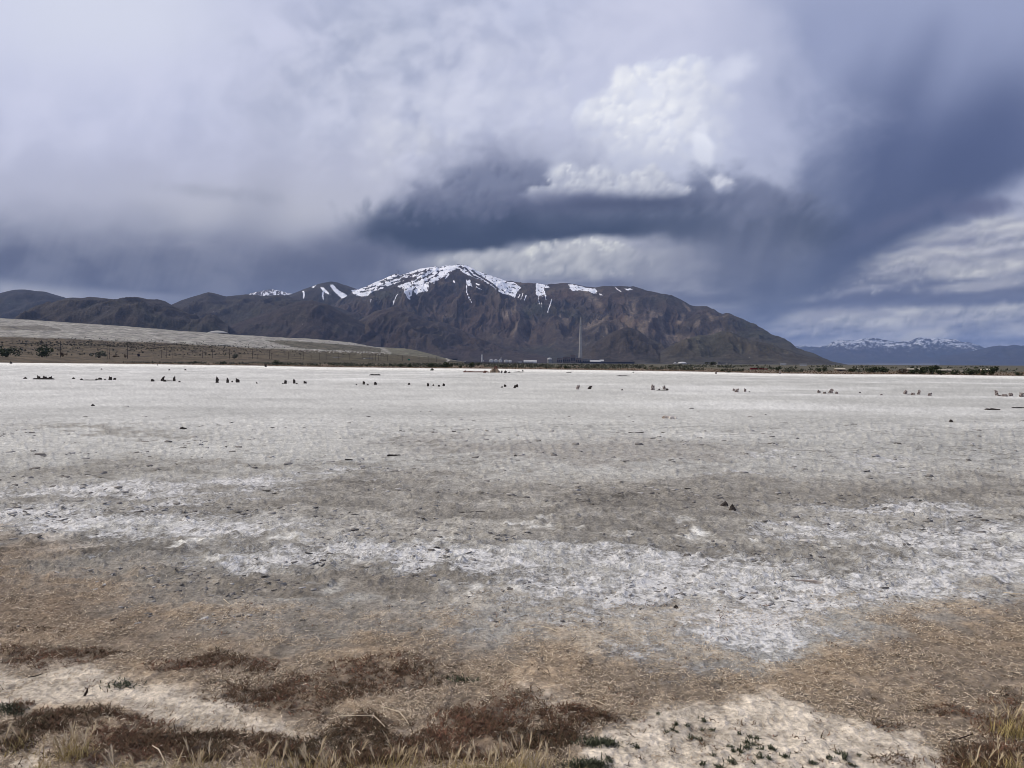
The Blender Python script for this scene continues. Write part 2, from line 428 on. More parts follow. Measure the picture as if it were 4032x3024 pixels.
    put(blob(500, 200, 70, 28, 0, 0.95, 0.9, 0.4), (98, 106, 138), 0.9)
    put(blob(565, 148, 46, 20, -10, 0.9, 0.6, 0.2), (186, 191, 215), 0.6)
    # ---- dark flat base
    r5 = np.minimum.reduce([blob(465, 226, 84, 26, 0, raw=True, flat=1.15), blob(520, 206, 62, 30, 14, raw=True), blob(610, 219, 150, 19, -3, raw=True, flat=1.2),
                            blob(730, 216, 80, 32, 6, raw=True)])
    b5 = 1 - r5 + 0.95 * (bil - 0.28) * sstep(232, 200, Y) + 0.30 * nm + 0.12 * nf + 0.22
    m5 = sstep(-0.42, 0.38, b5)
    lit5 = relief(14 * np.tanh(b5) + 20 * bs + 5 * bil, 0.7)
    c5 = ramp((238 - Y) / 52.0 + 0.25 * nm + lit5 * 0.30 * sstep(232, 200, Y), (57, 70, 100), (124, 132, 162), 0.0, 1.15)
    put(m5, c5, 0.97)
    puffs(11, [(500, 188, 56, 22), (450, 205, 60, 16), (540, 200, 50, 16)], 90, 15, 5, (84, 93, 126), (152, 158, 184), 0.55, 0.65, fade=(165, 238))
    puffs(12, [(425, 214, 34, 12), (480, 205, 40, 16)], 40, 9, 3, (92, 100, 132), (150, 155, 182), 0.4, 0.7, fade=(180, 232))
    puffs(13, [(745, 200, 60, 26)], 40, 20, 8, (88, 97, 130), (128, 136, 167), 0.38, 0.8)
    # ---- sunlit rim standing on it
    r6 = np.minimum.reduce([blob(566, 180, 22, 17, 0, raw=True), blob(600, 180, 30, 18, 0, raw=True), blob(640, 184, 36, 17, 0, raw=True), blob(545, 195, 24, 12, 0, raw=True),
                            blob(670, 190, 24, 10, 0, raw=True)])
    b6 = 1 - r6 + 0.85 * (bil - 0.28) + 0.12 * nf
    lit6 = relief(15 * np.tanh(1.6 * b6) + 11 * bz, 0.9)
    put(sstep(-0.05, 0.30, b6) * sstep(210, 193, Y + 3 * nm), (196, 201, 221), 0.85)
    puffs(15, [(566, 182, 22, 13), (600, 182, 28, 14), (640, 184, 34, 14), (545, 195, 20, 8), (668, 190, 22, 8), (575, 172, 10, 8), (592, 168, 9, 7)], 80, 13, 4, (150, 157, 186), (250, 251, 255), 0.78, 0.62, fade=(158, 246))
    put(blob(560, 200, 56, 9, 2, 0.9, 0.8, 0.3), (116, 123, 155), 0.8)
    put(blob(620, 204, 90, 8, -2, 0.9, 0.5, 0.2), (74, 83, 114), 0.8)
    put(blob(722, 183, 15, 9, 20, 0.5, 0.9, 0.8), ramp(lit6, (178, 184, 210), (220, 223, 238), -.4, .3), 0.92)
    put(blob(737, 172, 8, 5, 50, 0.8, 0.9, 0.8), (170, 177, 205), 0.7)
    # ---- bright break under the base
    r7 = np.minimum.reduce([blob(575, 262, 88, 17, 0, raw=True), blob(492, 263, 70, 13, 0, raw=True), blob(590, 248, 40, 12, 0, raw=True)])
    lit7 = relief(12 * bz, 0.8)
    put(sstep(0.45, -0.35, r7 - 1 + 0.5 * nm), ramp(lit7 * 0.5 + 0.5 * nm + (262 - Y) / 60.0, (146, 152, 176), (203, 206, 222), -0.5, 0.55), 0.95)
    b8 = 1 - np.minimum(blob(602, 246, 26, 7, -4, raw=True), blob(568, 243, 12, 8, 0, raw=True)) + 1.6 * (bil - .28) + .35 * nf + .4 * nm
    puffs(17, [(575, 262, 84, 14), (500, 264, 60, 10), (590, 250, 44, 9)], 90, 16, 5, (146, 152, 177), (222, 224, 234), 0.55, 0.75)
    puffs(18, [(604, 246, 24, 6), (568, 242, 12, 5), (540, 252, 20, 6)], 40, 8, 3, (188, 193, 211), (248, 249, 252), 0.62, 0.7)
    # ---- rain curtains under the base
    cu = fbm((X + 0.30 * Y) / 30, Y / 110, 3, 83, gain=0.35)
    put(blob(740, 256, 66, 40, -14, 0.9, 0.4), ramp(cu, (104, 113, 145), (130, 137, 166), -0.6, 0.6), 0.85)
    put(blob(660, 262, 30, 26, -14, 0.95, 0.5), ramp(cu, (136, 142, 170), (170, 174, 196), -0.5, 0.5), 0.55)
    put(sstep(356, 366, Y), (132, 139, 168), 0.6)
    k = sstep(120, 300, Y)[..., None]
    C *= 1 - k * np.array((0.05, 0.06, 0.105), f)          # the haze in front adds this back
    lum = C.mean(-1, keepdims=True); C[...] = lum + 0.90 * (C - lum)
    return np.clip(C, 0, 255)

# ------------------------------------------------------------------ sky backdrop: the cloud bank ahead, 78 km away
def build_skydome():
    st = 2.4
    gx = np.arange(-330, 1354.1, st); gy = np.arange(-300, 372.1, st)
    X, Y = np.meshgrid(gx, gy)
    C = cloud_colours(X, Y)
    D = ray(X * 3.9375, Y * 3.9375)
    V = np.array([0, 0, EYE]) + D * 78000.0
    me = mesh_np('sky', V.reshape(-1, 3), grid_faces(*X.shape)[:, ::-1], True)
    s = C.reshape(-1, 3) / 255.0
    attr_c(me, 'radiance', np.where(s <= 0.04045, s / 12.92, ((s + 0.055) / 1.055) ** 2.4))
    edge = np.minimum(np.minimum(sstep(-330, -60, X), sstep(1354, 1084, X)), sstep(-300, -40, Y))
    attr_f(me, 'cover', edge)
    m = bpy.data.materials.new('cloud_sky'); m.use_nodes = True; t = m.node_tree; t.nodes.clear()
    out = t.nodes.new('ShaderNodeOutputMaterial'); em = t.nodes.new('ShaderNodeEmission'); tr = t.nodes.new('ShaderNodeBsdfTransparent')
    mx = t.nodes.new('ShaderNodeMixShader')
    t.links.new(attr(t, 'radiance', True), em.inputs['Color'])
    t.links.new(attr(t, 'cover').v, mx.inputs[0]); t.links.new(tr.outputs[0], mx.inputs[1]); t.links.new(em.outputs[0], mx.inputs[2])
    t.links.new(mx.outputs[0], out.inputs['Surface'])
    m.cycles.emission_sampling = 'NONE'
    link('sky', me, m, kind='structure')
build_skydome()

# ------------------------------------------------------------------ ground: one sheet from underfoot to the horizon
SHORE = curve([(-900, 1420), (0, 1428), (400, 1432), (700, 1436), (1000, 1440), (1300, 1446), (1700, 1450), (2000, 1453), (2300, 1457),
               (2700, 1463), (3000, 1470), (3300, 1473.5), (3600, 1475), (4032, 1481), (5000, 1490)])
def ground_fields(x, y, px, py, full=False):
    """surface colour (linear) and small relief (m) at ground points, px/py = where they sit in the photograph"""
    r = np.hypot(x, y)
    f = np.float32
    n1 = fbm(x / 3.1, y / 3.1, 5, 101); n2 = fbm(x / 0.55, y / 0.55, 5, 111); n3 = fbm(x / 0.14, y / 0.14, 3, 121)
    nbig = fbm(x / 17, y / 17, 4, 131); nw = fbm(x / 9, y / 9, 4, 137)
    k = np.sqrt(np.maximum(py - 1430, 4) / 600.0)                 # warp in pixels shrinks with distance
    qx = px + 260 * n1 * k + 90 * n2 * k; qy = py + 95 * n1 * k + 55 * n2 * k
    C = np.zeros(x.shape + (3,), f)
    def put(m, rgb, amt=1.0):
        m = np.clip(m * amt, 0, 1)[..., None].astype(f); C[...] = C * (1 - m) + np.array(rgb, f) * m
    def blob(cx, cy, rx, ry, soft=0.6, w=0.35):
        rr = np.sqrt(((qx - cx) / rx) ** 2 + ((qy - cy) / ry) ** 2) + w * n2
        return sstep(1 + soft, 1 - soft, rr)
    GREY, WHITE, MUD, TAN, SAND, RED = (0.44, 0.435, 0.425), (0.80, 0.80, 0.80), (0.225, 0.21, 0.193), (0.25, 0.198, 0.152), (0.61, 0.54, 0.465), (0.10, 0.062, 0.04)
    C[...] = np.array(GREY, f)
    # far playa: paler, with wide bright and grey streaks
    far = sstep(1980, 1560, py)
    put(far, (0.57, 0.57, 0.56), 0.88)
    left = sstep(2600, 300, px) * sstep(1900, 1500, py)
    put(left, (0.60, 0.60, 0.605), 0.75)
    put(sstep(2400, 3900, px) * far, (0.43, 0.43, 0.425), 0.6)
    put(far * sstep(0.02, 0.5, fbm(x / 26, y / 7.5, 5, 141)), (0.78, 0.78, 0.785), 0.62)
    put(far * sstep(0.05, 0.5, fbm(x / 19 + 5, y / 6, 5, 147)), (0.40, 0.40, 0.395), 0.5)
    put(sstep(1640, 1760, py) * sstep(2050, 1850, py) * sstep(-0.2, 0.45, nbig), (0.40, 0.395, 0.385), 0.5)
    # middle ground: damp brown-grey mud with patches of salt
    mid = sstep(1800, 1960, py + 60 * n1) * sstep(2560, 2330, py + 0.05 * (px - 2016) + 70 * n1)
    put(mid, (0.405, 0.386, 0.362), 0.9)
    put(mid * sstep(-0.1, 0.45, n1 + 0.5 * n2), (0.30, 0.283, 0.263), 0.75)
    for b in ((300, 1840, 420, 34), (2550, 2010, 500, 28), (1560, 1935, 600, 26), (3420, 1925, 700, 34), (950, 1990, 560, 34), (120, 1990, 330, 22), (560, 2170, 620, 48), (1050, 2260, 800, 60),
              (2550, 2090, 420, 50), (3000, 2170, 900, 40), (3900, 2110, 300, 46), (3450, 2260, 480, 34), (1900, 2010, 400, 26), (1660, 2300, 560, 60), (2400, 2360, 240, 40), (3250, 1985, 700, 30), (1250, 1832, 700, 12), (420, 1695, 300, 12)):
        put(blob(*b), MUD if b[1] > 1900 else (0.27, 0.255, 0.235), 0.72)
    put(blob(2250, 1770, 700, 40), (0.34, 0.315, 0.295), 0.6)
    salt = np.zeros(x.shape)
    for b in ((430, 1935, 700, 34, 0.7, 0.7), (240, 2070, 760, 56, 0.6, 0.8), (800, 2085, 520, 40, 0.7, 0.8), (1350, 2185, 420, 30, 0.7, 0.6), (1050, 2215, 300, 28, 0.6, 0.5), (1800, 2215, 620, 26, 0.7, 0.8),
              (2500, 2190, 520, 46, 0.7, 0.8), (2850, 2230, 360, 60, 0.6, 0.9), (2420, 2330, 520, 52, 0.7, 0.9), (3050, 2330, 700, 46, 0.7, 0.9), (3720, 2120, 520, 56, 0.7, 0.9), (3560, 2010, 420, 22, 0.7, 0.9), (3950, 2200, 380, 48, 0.6, 0.9),
              (3800, 2300, 500, 36, 0.7, 0.8), (3200, 2080, 260, 26, 0.7, 0.9), (1000, 1915, 420, 14, 0.7, 0.9), (1330, 1868, 260, 10, 0.8, 0.8), (3050, 1790, 160, 8, 0.8, 0.9), (3500, 1830, 180, 8, 0.8, 0.9), (2950, 1885, 140, 8, 0.8, 0.9), (2600, 2270, 640, 90), (3250, 2330, 760, 80), (2900, 2440, 420, 110), (3850, 2230, 420, 70), (350, 2070, 620, 70), (1500, 2190, 460, 30)):
        sb = blob(*b[:4], 0.9, 0.8); salt = np.maximum(salt, sb); put(sb * sstep(-0.30, 0.42, n2 + 0.8 * n3 + 0.5 * n1), WHITE, 0.42)
    put(sstep(1990, 2120, py) * sstep(2480, 2360, py) * sstep(0.22, 0.5, n2 + 0.35 * n3 + 0.5 * n1), WHITE, 0.7)
    # near: straw litter on damp soil, pale sand, rust-brown mats
    top = np.interp(px, [-400, 0, 500, 900, 1500, 2000, 2400, 2750, 3000, 3150, 3400, 3700, 4032, 4400], [2190, 2210, 2300, 2400, 2480, 2500, 2500, 2560, 2660, 2600, 2500, 2420, 2380, 2360])
    nr = sstep(-130, 130, py - top + 130 * n1 + 110 * n2 + 50 * n3)
    put(nr, TAN, 0.95)
    put(nr * sstep(-0.05, 0.4, n2 + 0.4 * n3), (0.37, 0.285, 0.205), 0.7)
    put(nr * sstep(0.0, 0.5, n1 + 0.3 * nw), (0.19, 0.158, 0.13), 0.6)
    put(nr * sstep(900, 300, px) * sstep(2620, 2400, py), (0.20, 0.145, 0.105), 0.5)
    for b in ((1500, 2310, 520, 60, 0.8, 0.4), (900, 2300, 420, 60, 0.9, 0.5), (1250, 2440, 420, 40, 0.9, 0.6), (1180, 2540, 160, 24, 0.8, 0.5)):
        put(blob(*b), (0.235, 0.212, 0.188), 0.75)
    for b in ((1200, 2215, 330, 26, 0.8, 0.3), (1270, 2300, 90, 14, 0.7, 0.4), (1400, 2360, 90, 16, .7, .4), (1130, 2350, 90, 12, .7, .4), (1640, 2225, 420, 20, 0.8, 0.5)):
        put(blob(*b), (0.45, 0.44, 0.425), 0.75)
    # crumbly pale crust between the mud and the straw, right of centre
    for b in ((2300, 2420, 480, 70, 0.8, 0.9), (2750, 2470, 420, 110, 0.8, 0.9), (3050, 2500, 300, 130, 0.8, 0.9), (2450, 2540, 260, 50, .8, .9), (3500, 2380, 420, 50, .8, .9)):
        sb = blob(*b[:4], 0.9, 0.9); salt = np.maximum(salt, 0.62 * sb); put(sb * sstep(-0.35, 0.3, n2 + 0.6 * n3), (0.53, 0.465, 0.39), 0.75)
    put(blob(2480, 2350, 220, 40, 0.8, 0.6), (0.24, 0.225, 0.21), 0.6)
    for poly, ex in (([(2380, 2880), (2500, 2810), (2660, 2770), (2900, 2745), (3060, 2748), (3180, 2790), (3420, 2840), (3640, 2900), (3720, 2960), (3700, 3300), (2200, 3300), (2300, 2960)], 0.95),
                     ([(-400, 2640), (150, 2620), (300, 2600), (420, 2640), (520, 2700), (760, 2730), (960, 2760), (1000, 2840), (1240, 2880), (1270, 2920), (1100, 2920), (900, 2890), (640, 2860), (480, 2790), (300, 2790), (-400, 2790)], 0.9),
                     ([(1560, 2890), (1700, 2900), (1720, 2950), (1600, 2960)], 0.8), ([(2000, 2700), (2250, 2760), (2380, 2860), (2260, 2880), (2100, 2800)], 0.5), ([(60, 2950), (220, 2960), (200, 3060), (0, 3060)], 0.7)):
        a = sum(inpoly(px + 60 * n2 + 26 * n3 + ox, py + 40 * n2 + 18 * n3 + oy, poly) * 0.2 for ox, oy in ((0, 0), (40, 14), (-40, -14), (20, -26), (-20, 26)))
        put(a, SAND, ex); salt = salt * (1 - a)
    put(sstep(0.1, 0.55, n2) * sstep(2720, 2850, py) * sstep(2200, 2500, px), (0.64, 0.575, 0.50), 0.5)
    mat = np.zeros(x.shape)
    for b in MATS: mat = np.maximum(mat, blob(*b[:4], 0.45, 0.6) * b[4])
    put(mat * sstep(-0.55, 0.15, n2 + 0.4 * n3), RED, 0.68)
    # bright rim of salt along the far shore, then dry grass and brush ground behind it
    sy = SHORE(px) + 1.2 * nw
    put(sstep(16, 3, py - sy), (0.86, 0.85, 0.83), 0.9 * 1.0)
    shore = sstep(1.2, -1.2, py - sy) * (r > 80)
    put(shore, (0.155, 0.115, 0.082), 1.0)
    put(shore * sstep(-6, -18, py - sy), (0.085, 0.082, 0.058), 0.85)
    put(shore * sstep(900, 2200, r), (0.075, 0.072, 0.060), 0.9)
    # fine breaks: crust lifts and thins over a hand's breadth
    stk = fbm(x / 4.2, y / 3.4, 5, 171); stk2 = fbm(x / 1.3, y / 1.1, 4, 173)
    pl = sstep(1500, 1440, py) * 0.4 + 0.6
    C *= (1 + (0.34 * stk + 0.16 * stk2) * sstep(2150, 1700, py) * (r < 600) * pl)[..., None]
    C *= (1 + (0.20 + 0.16 * sstep(1750, 2100, py)) * n3 + (0.14 + 0.14 * sstep(1750, 2100, py)) * n2)[..., None]
    C *= np.array((1.0, 0.997, 0.93), f)
    crack = sstep(1560, 1700, py) * sstep(2680, 2480, py) * (0.4 + 0.6 * sstep(-0.2, 0.35, nbig + 0.8 * n1))
    crack *= np.interp(py, [1560, 1690, 1800, 1860, 1960, 2680], [0.15, 0.65, 0.65, 0.5, 0.75, 0.8]) * (r < 60)
    salt *= (1 - 0.7 * mat) * (r < 60)
    # relief
    rough = sstep(1640, 2000, py) * 0.55 + 0.45 * sstep(2200, 2500, py)
    z = (0.016 * n2 + 0.030 * n1 * sstep(1700, 2300, py)) * (0.25 + 0.75 * rough)
    crumb = fbm(x / 0.095, y / 0.075, 3, 151, mode=2)
    z += (0.026 * crumb + 0.009 * n3) * rough * sstep(45, 12, r)
    plate = np.clip(fbm(x / 0.5, y / 0.22, 4, 161, mode=1) - 0.58, 0, 1)
    z += 0.13 * plate * sstep(70, 30, r) * sstep(1600, 1700, py) * sstep(2500, 2250, py)
    z += mat * 0.010 * (0.6 + 0.8 * (n2 + 0.5))
    z *= sstep(90, 50, r)
    if full: return C, z.astype(f), mat, salt, crack
    return C, z.astype(f), mat
# patches of low rust-brown plants: centre, radii in photo pixels, density
MATS = ((160, 2555, 250, 34, 0.75), (60, 2450, 130, 20, 0.4), (800, 2600, 210, 34, 0.6), (700, 2640, 140, 20, 0.4), (1250, 2740, 330, 66, 0.62), (1520, 2690, 240, 50, 0.5), (1650, 2640, 160, 30, 0.4),
        (300, 2850, 240, 34, 0.95), (150, 2900, 300, 40, 0.95), (700, 2940, 330, 50, 0.9), (1050, 2950, 200, 40, 0.85), (1440, 2900, 200, 56, 0.9), (1250, 2980, 260, 40, 0.85), (2000, 2880, 230, 80, 0.95), (2080, 2780, 110, 50, 0.5), (1800, 2960, 240, 50, 0.8), (2330, 2845, 90, 26, 0.7),
        (30, 2770, 60, 24, .7), (3990, 2860, 110, 60, 0.85), (3900, 2980, 200, 50, 0.9), (3960, 2750, 90, 18, 0.45), (3780, 2830, 110, 16, 0.55), (3500, 2860, 90, 16, 0.3), (3560, 3010, 120, 18, 0.4), (620, 3010, 400, 30, 0.9), (1700, 3020, 400, 30, 0.8))
def build_ground():
    pxs = np.arange(-260, 4293, 5.0)
    azd = np.arctan((pxs - 2016) / FPX)
    a0, a1 = azd[0], azd[-1]
    rest = np.linspace(a1, a0 + 2 * np.pi, 66)[1:-1]
    az = np.concatenate([azd, rest])
    ys = np.arange(3330, 1500, -4.8)
    dist = EYE / np.tan((ys - HOR) / FPX)
    far = [dist[-1]]
    while far[-1] < 60000: far.append(far[-1] * 1.045)
    dist = np.concatenate([[0.25, 0.6, 1.1, 1.6], dist[dist > 1.8], far[1:]])
    A, R = np.meshgrid(az, dist)
    x = R * np.sin(A); y = R * np.cos(A)
    P = np.stack([x, y, np.zeros_like(x)], -1)
    px, py = pix(P)
    back = (np.cos(A) < 0.35)
    px = np.where(back, 2016 + 2400 * np.sin(A), px); py = np.where(back, HOR + np.minimum(EYE / R, 0.6) * FPX, py)
    py = np.clip(py, 1380, 3300)
    C, z, mat, salt, crack = ground_fields(x, y, px, py, True)
    P[..., 2] = z
    nr, nc = x.shape
    V = np.concatenate([P.reshape(-1, 3), [[0, 0, 0]]])
    i = np.arange(nr * nc).reshape(nr, nc); j = np.roll(i, -1, 1)
    F = np.stack([i[:-1], j[:-1], j[1:], i[1:]], -1).reshape(-1, 4)[:, ::-1]
    me = mesh_np('ground', V, F, True)
    attr_c(me, 'soil', np.concatenate([C.reshape(-1, 3), [[0.3, 0.25, 0.2]]]))
    attr_f(me, 'salt', np.append(salt.ravel(), 0)); attr_f(me, 'crack', np.append(crack.ravel(), 0))
    m, t, b = new_mat('playa_soil', 0.92, 0.2)
    p = objpos(t)
    nA = noise(t, p, 34.0, 4, 0.65); nB = noise(t, p, 6.0, 3, 0.6)
    col = mixc(t, 1.0, attr(t, 'soil', True), mixc(t, (nA * 0.7 + nB * 0.3).step(0.3, 0.7), (0.56, 0.55, 0.54), (1.34, 1.34, 1.34)), 'MULTIPLY')
    nC = noise(t, p, 2.1, 7, 0.66)
    nD = noise(t, vmath(t, 'ADD', p, (37.0, 11.0, 0.0)), 3.4, 7, 0.68)
    nE = noise(t, vmath(t, 'ADD', p, (5.0, 71.0, 0.0)), 10.0, 6, 0.7)
    col = mixc(t, 1.0, col, mixc(t, nE.step(0.36, 0.64), (0.82, 0.815, 0.81), (1.18, 1.18, 1.18)), 'MULTIPLY')
    dk = ((nC * 0.55 + nE * 0.45).step(0.525, 0.55) * attr(t, 'crack'))._m('MULTIPLY', 0.9)
    col = mixc(t, dk, col, mixc(t, 1.0, col, (0.27, 0.255, 0.24), 'MULTIPLY'))
    sl = (attr(t, 'salt') * 1.05 + (nD - 0.5) * 1.7 + (nE - 0.5) * 2.6 + (nA - 0.5) * 0.8).step(0.34, 1.12) * attr(t, 'salt').step(0.02, 0.25)
    col = mixc(t, sl * 0.8, col, mixc(t, nA.step(0.3, 0.7), (0.56, 0.55, 0.525), (0.84, 0.83, 0.80)))
    t.links.new(col, b.inputs['Base Color'])
    bump(t, b, nA + nE * 1.2 + nC * 1.5 + sl * 0.8, 0.017, 1.0)
    g = link('ground', me, m, kind='structure')
    return P, dist, az
GP, GDIST, GAZ = build_ground()
def gz(x, y):
    """height of the built ground sheet (nearest vertex)"""
    r = np.hypot(x, y); a = np.arctan2(x, y)
    i = np.clip(np.searchsorted(GDIST, r), 0, len(GDIST) - 1)
    n = int((GAZ <= GAZ[0] + 1e-9).sum()) and 990
    dense = np.arctan((np.arange(-260, 4293, 5.0) - 2016) / FPX)
    j = np.clip(np.searchsorted(dense, a), 0, len(dense) - 1)
    return GP[i, j, 2]

# ------------------------------------------------------------------ hills and mountains
def loft(name, x0, x1, step, curves, rows, label=None, seed=0, gully=(350, 1300, 60), fine=(120, 14), crest=1.0, back=900, colour=None, mat=None, warp=0.5, kind='structure', foot_fade=0.25, sub=None):
    """relief sheet hung on contour lines: each of `curves` is (distance in m, photo-pixel polyline); the last is the skyline"""
    xs = np.arange(x0, x1 + 0.1, step)
    D, Z = [], []
    for dist, pts in curves:
        d = curve(dist)(xs) if isinstance(dist, (list, tuple)) else np.full(xs.shape, float(dist))
        y = curve(pts)(xs) if pts is not None else None
        if y is None: z = np.zeros_like(xs)
        else: z = atd(xs, y, d)[:, 2]
        D.append(d); Z.append(z)
    dr = ray(xs, np.full(xs.shape, HOR)); az = np.arctan2(dr[:, 0], dr[:, 1])
    RD, RZ, T = [], [], []
    K = len(curves)
    for k in range(K - 1):
        n = rows[k]
        for i in range(n + (k == K - 2)):
            s = i / n
            RD.append(D[k] * (1 - s) + D[k + 1] * s)
            zl = Z[k - 1] if k else Z[k]
            zr = Z[k + 2] if k + 2 < K else Z[k + 1]
            a = 0.5 * (Z[k + 1] - zl) * 0.7 if k else 0.35 * (Z[k + 1] - Z[k]); b = 0.5 * (zr - Z[k]) * 0.7
            h = (2 * s ** 3 - 3 * s ** 2 + 1) * Z[k] + (s ** 3 - 2 * s ** 2 + s) * a + (-2 * s ** 3 + 3 * s ** 2) * Z[k + 1] + (s ** 3 - s ** 2) * b
            RZ.append(h); T.append(np.full(xs.shape, (k + s) / (K - 1)))
    for i in range(1, 7):                                       # back slope
        RD.append(D[-1] + back * i / 6); RZ.append(Z[-1] * (1 - (i / 6) ** 1.3)); T.append(np.full(xs.shape, 1 + i / 6))
    RD = np.array(RD); RZ = np.array(RZ); T = np.array(T)
    x = RD * np.sin(az); y = RD * np.cos(az)
    gl, gd, ga = gully
    wxx = warp * fbm(x / (gl * 2.2), y / (gl * 2.2), 3, seed + 5)
    g = fbm(x / gl + wxx + 0.16 * fbm(x / (gl * .5), y / (gl * .9), 3, seed + 7), y / gd + 0.5 * wxx, 5, seed + 1, gain=0.52, mode=1)
    big = fbm(x / (gl * 2.7) + 1.3 * wxx, y / (gd * 1.6), 2, seed + 13, gain=0.45, mode=1)
    fl, fa = fine
    f2 = fbm(x / fl, y / (fl * 1.5), 5, seed + 9, gain=0.55)
    w = sstep(0.0, foot_fade, T) * (1 - crest * 0.86 * sstep(0.62, 1.0, T))
    w = w * sstep(0.0, 2.2 * ga + 10.0, RZ) * np.minimum(sstep(x0, x0 + 60, xs), sstep(x1, x1 - 60, xs))
    Zs = RZ + w * (ga * (g - 0.55) * 1.5 + ga * 1.25 * (big - 0.55) + fa * f2) + (T > 0.93) * (T <= 1.0) * fa * 0.25 * f2
    Zs = np.where(T > 1.0, RZ, Zs)
    P = np.stack([x, y, Zs], -1)
    px, py = pix(P)
    me = mesh_np(name, P.reshape(-1, 3), grid_faces(*x.shape), True)
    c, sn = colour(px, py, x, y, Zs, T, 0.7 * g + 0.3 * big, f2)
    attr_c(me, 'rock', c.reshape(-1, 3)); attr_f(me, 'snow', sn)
    link(name, me, mat, kind=kind, **({'label': label} if label else {}))
    return P, px, py
def mountain_mat(name, sc, ROCK_K=0.62, snow=((0.62, 0.65, 0.72), (0.88, 0.89, 0.92))):  # rock colour scaled down so the slopes look under cloud shadow
    m, t, b = new_mat(name, 0.95, 0.1)
    p = objpos(t)
    n1 = noise(t, p, sc, 5, 0.65); n2 = noise(t, p, sc * 5.5, 3, 0.6)
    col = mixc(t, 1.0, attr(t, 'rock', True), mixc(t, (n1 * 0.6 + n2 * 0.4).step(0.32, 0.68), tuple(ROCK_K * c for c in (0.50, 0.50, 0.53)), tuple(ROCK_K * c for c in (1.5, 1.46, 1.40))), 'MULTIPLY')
    s = (attr(t, 'snow') + (n2 - 0.5) * 1.5 + (n1 - 0.5) * 0.9).step(0.34, 0.74)
    t.links.new(mixc(t, s, col, mixc(t, n1.step(0.35, 0.65), *snow)), b.inputs['Base Color'])
    bump(t, b, n1 * 0.6 + n2 * 0.4, 20.0, 0.7)
    return m
def near_line(px, py, pts, w):
    """0..1 closeness to a polyline of half-width w pixels"""
    best = np.full(px.shape, 1e9)
    for (xa, ya), (xb, yb) in zip(pts[:-1], pts[1:]):
        vx, vy = xb - xa, yb - ya; L = vx * vx + vy * vy + 1e-9
        s = np.clip(((px - xa) * vx + (py - ya) * vy) / L, 0, 1)
        best = np.minimum(best, np.hypot(px - xa - s * vx, py - ya - s * vy))
    return np.clip(1.5 - best / w, 0, 1)
M_SIL = [(1300, 1200), (1395, 1146), (1412, 1140), (1442, 1130), (1475, 1114), (1512, 1098), (1544, 1083), (1560, 1077), (1577, 1083), (1609, 1073), (1646, 1063), (1687, 1053), (1715, 1049), (1727, 1054), (1748, 1047), (1768, 1042), (1800, 1040), (1825, 1041.5), (1849, 1051), (1878, 1065), (1910, 1079), (1943, 1090), (1984, 1104), (2024, 1113), (2053, 1116), (2110, 1112), (2154, 1120), (2224, 1118), (2253, 1120), (2289, 1127), (2340, 1135), (2376, 1128), (2416, 1130), (2445, 1128), (2495, 1132), (2535, 1143), (2571, 1148), (2607, 1153), (2640, 1162), (2680, 1178), (2719, 1196), (2741, 1204), (2763, 1206), (2789, 1214), (2811, 1218), (2827, 1229), (2842, 1234), (2865, 1230), (2877, 1235), (2890, 1245), (2915, 1259), (2940, 1272), (2956, 1280), (2975, 1281), (3001, 1294), (3032, 1311), (3064, 1322), (3089, 1330), (3111, 1343), (3127, 1359), (3143, 1371), (3165, 1379), (3184, 1384), (3213, 1395), (3238, 1408), (3270, 1421), (3292, 1430), (3311, 1440), (3330, 1446), (3400, 1448)]
SNOW = [  # polygons of snow in photo pixels
    [(1380, 1148), (1412, 1139), (1442, 1129), (1475, 1113), (1512, 1097), (1560, 1076), (1577, 1084), (1609, 1072), (1687, 1052), (1716, 1048), (1727, 1056), (1690, 1068), (1640, 1085), (1600, 1098), (1570, 1112), (1540, 1118), (1510, 1135), (1470, 1150), (1450, 1166), (1415, 1168), (1395, 1160)],
    [(1727, 1056), (1748, 1046), (1768, 1041), (1800, 1039), (1832, 1043), (1822, 1058), (1790, 1060), (1765, 1078), (1738, 1094), (1706, 1112), (1670, 1116), (1630, 1122), (1600, 1128), (1560, 1130), (1590, 1112), (1650, 1086), (1700, 1066)],
    [(1825, 1041), (1849, 1050), (1878, 1064), (1910, 1078), (1943, 1089), (1984, 1103), (2024, 1112), (2052, 1132), (2040, 1150), (2026, 1172), (2005, 1162), (1992, 1158), (1965, 1150), (1940, 1128), (1905, 1106), (1880, 1100), (1855, 1088), (1832, 1078), (1810, 1062)],
    [(1582, 1129), (1610, 1128), (1626, 1124), (1636, 1130), (1625, 1150), (1611, 1183), (1600, 1166)],
    [(1640, 1120), (1672, 1117), (1686, 1120), (1680, 1145), (1660, 1150), (1640, 1160), (1632, 1150)],
    [(1835, 1102), (1852, 1102), (1858, 1128), (1845, 1124), (1836, 1120)],
    [(2108, 1112), (2130, 1116), (2152, 1122), (2165, 1130), (2160, 1136), (2140, 1134), (2146, 1150), (2152, 1172), (2144, 1160), (2136, 1166), (2128, 1164), (2120, 1166), (2112, 1162), (2106, 1145), (2110, 1130)],
    [(2240, 1120), (2262, 1121), (2300, 1130), (2345, 1138), (2354, 1148), (2352, 1158), (2330, 1153), (2300, 1146), (2270, 1144), (2255, 1146), (2242, 1134)],
    [(2360, 1157), (2374, 1161), (2366, 1165)], [(2455, 1137), (2480, 1136), (2495, 1141), (2470, 1142)]]
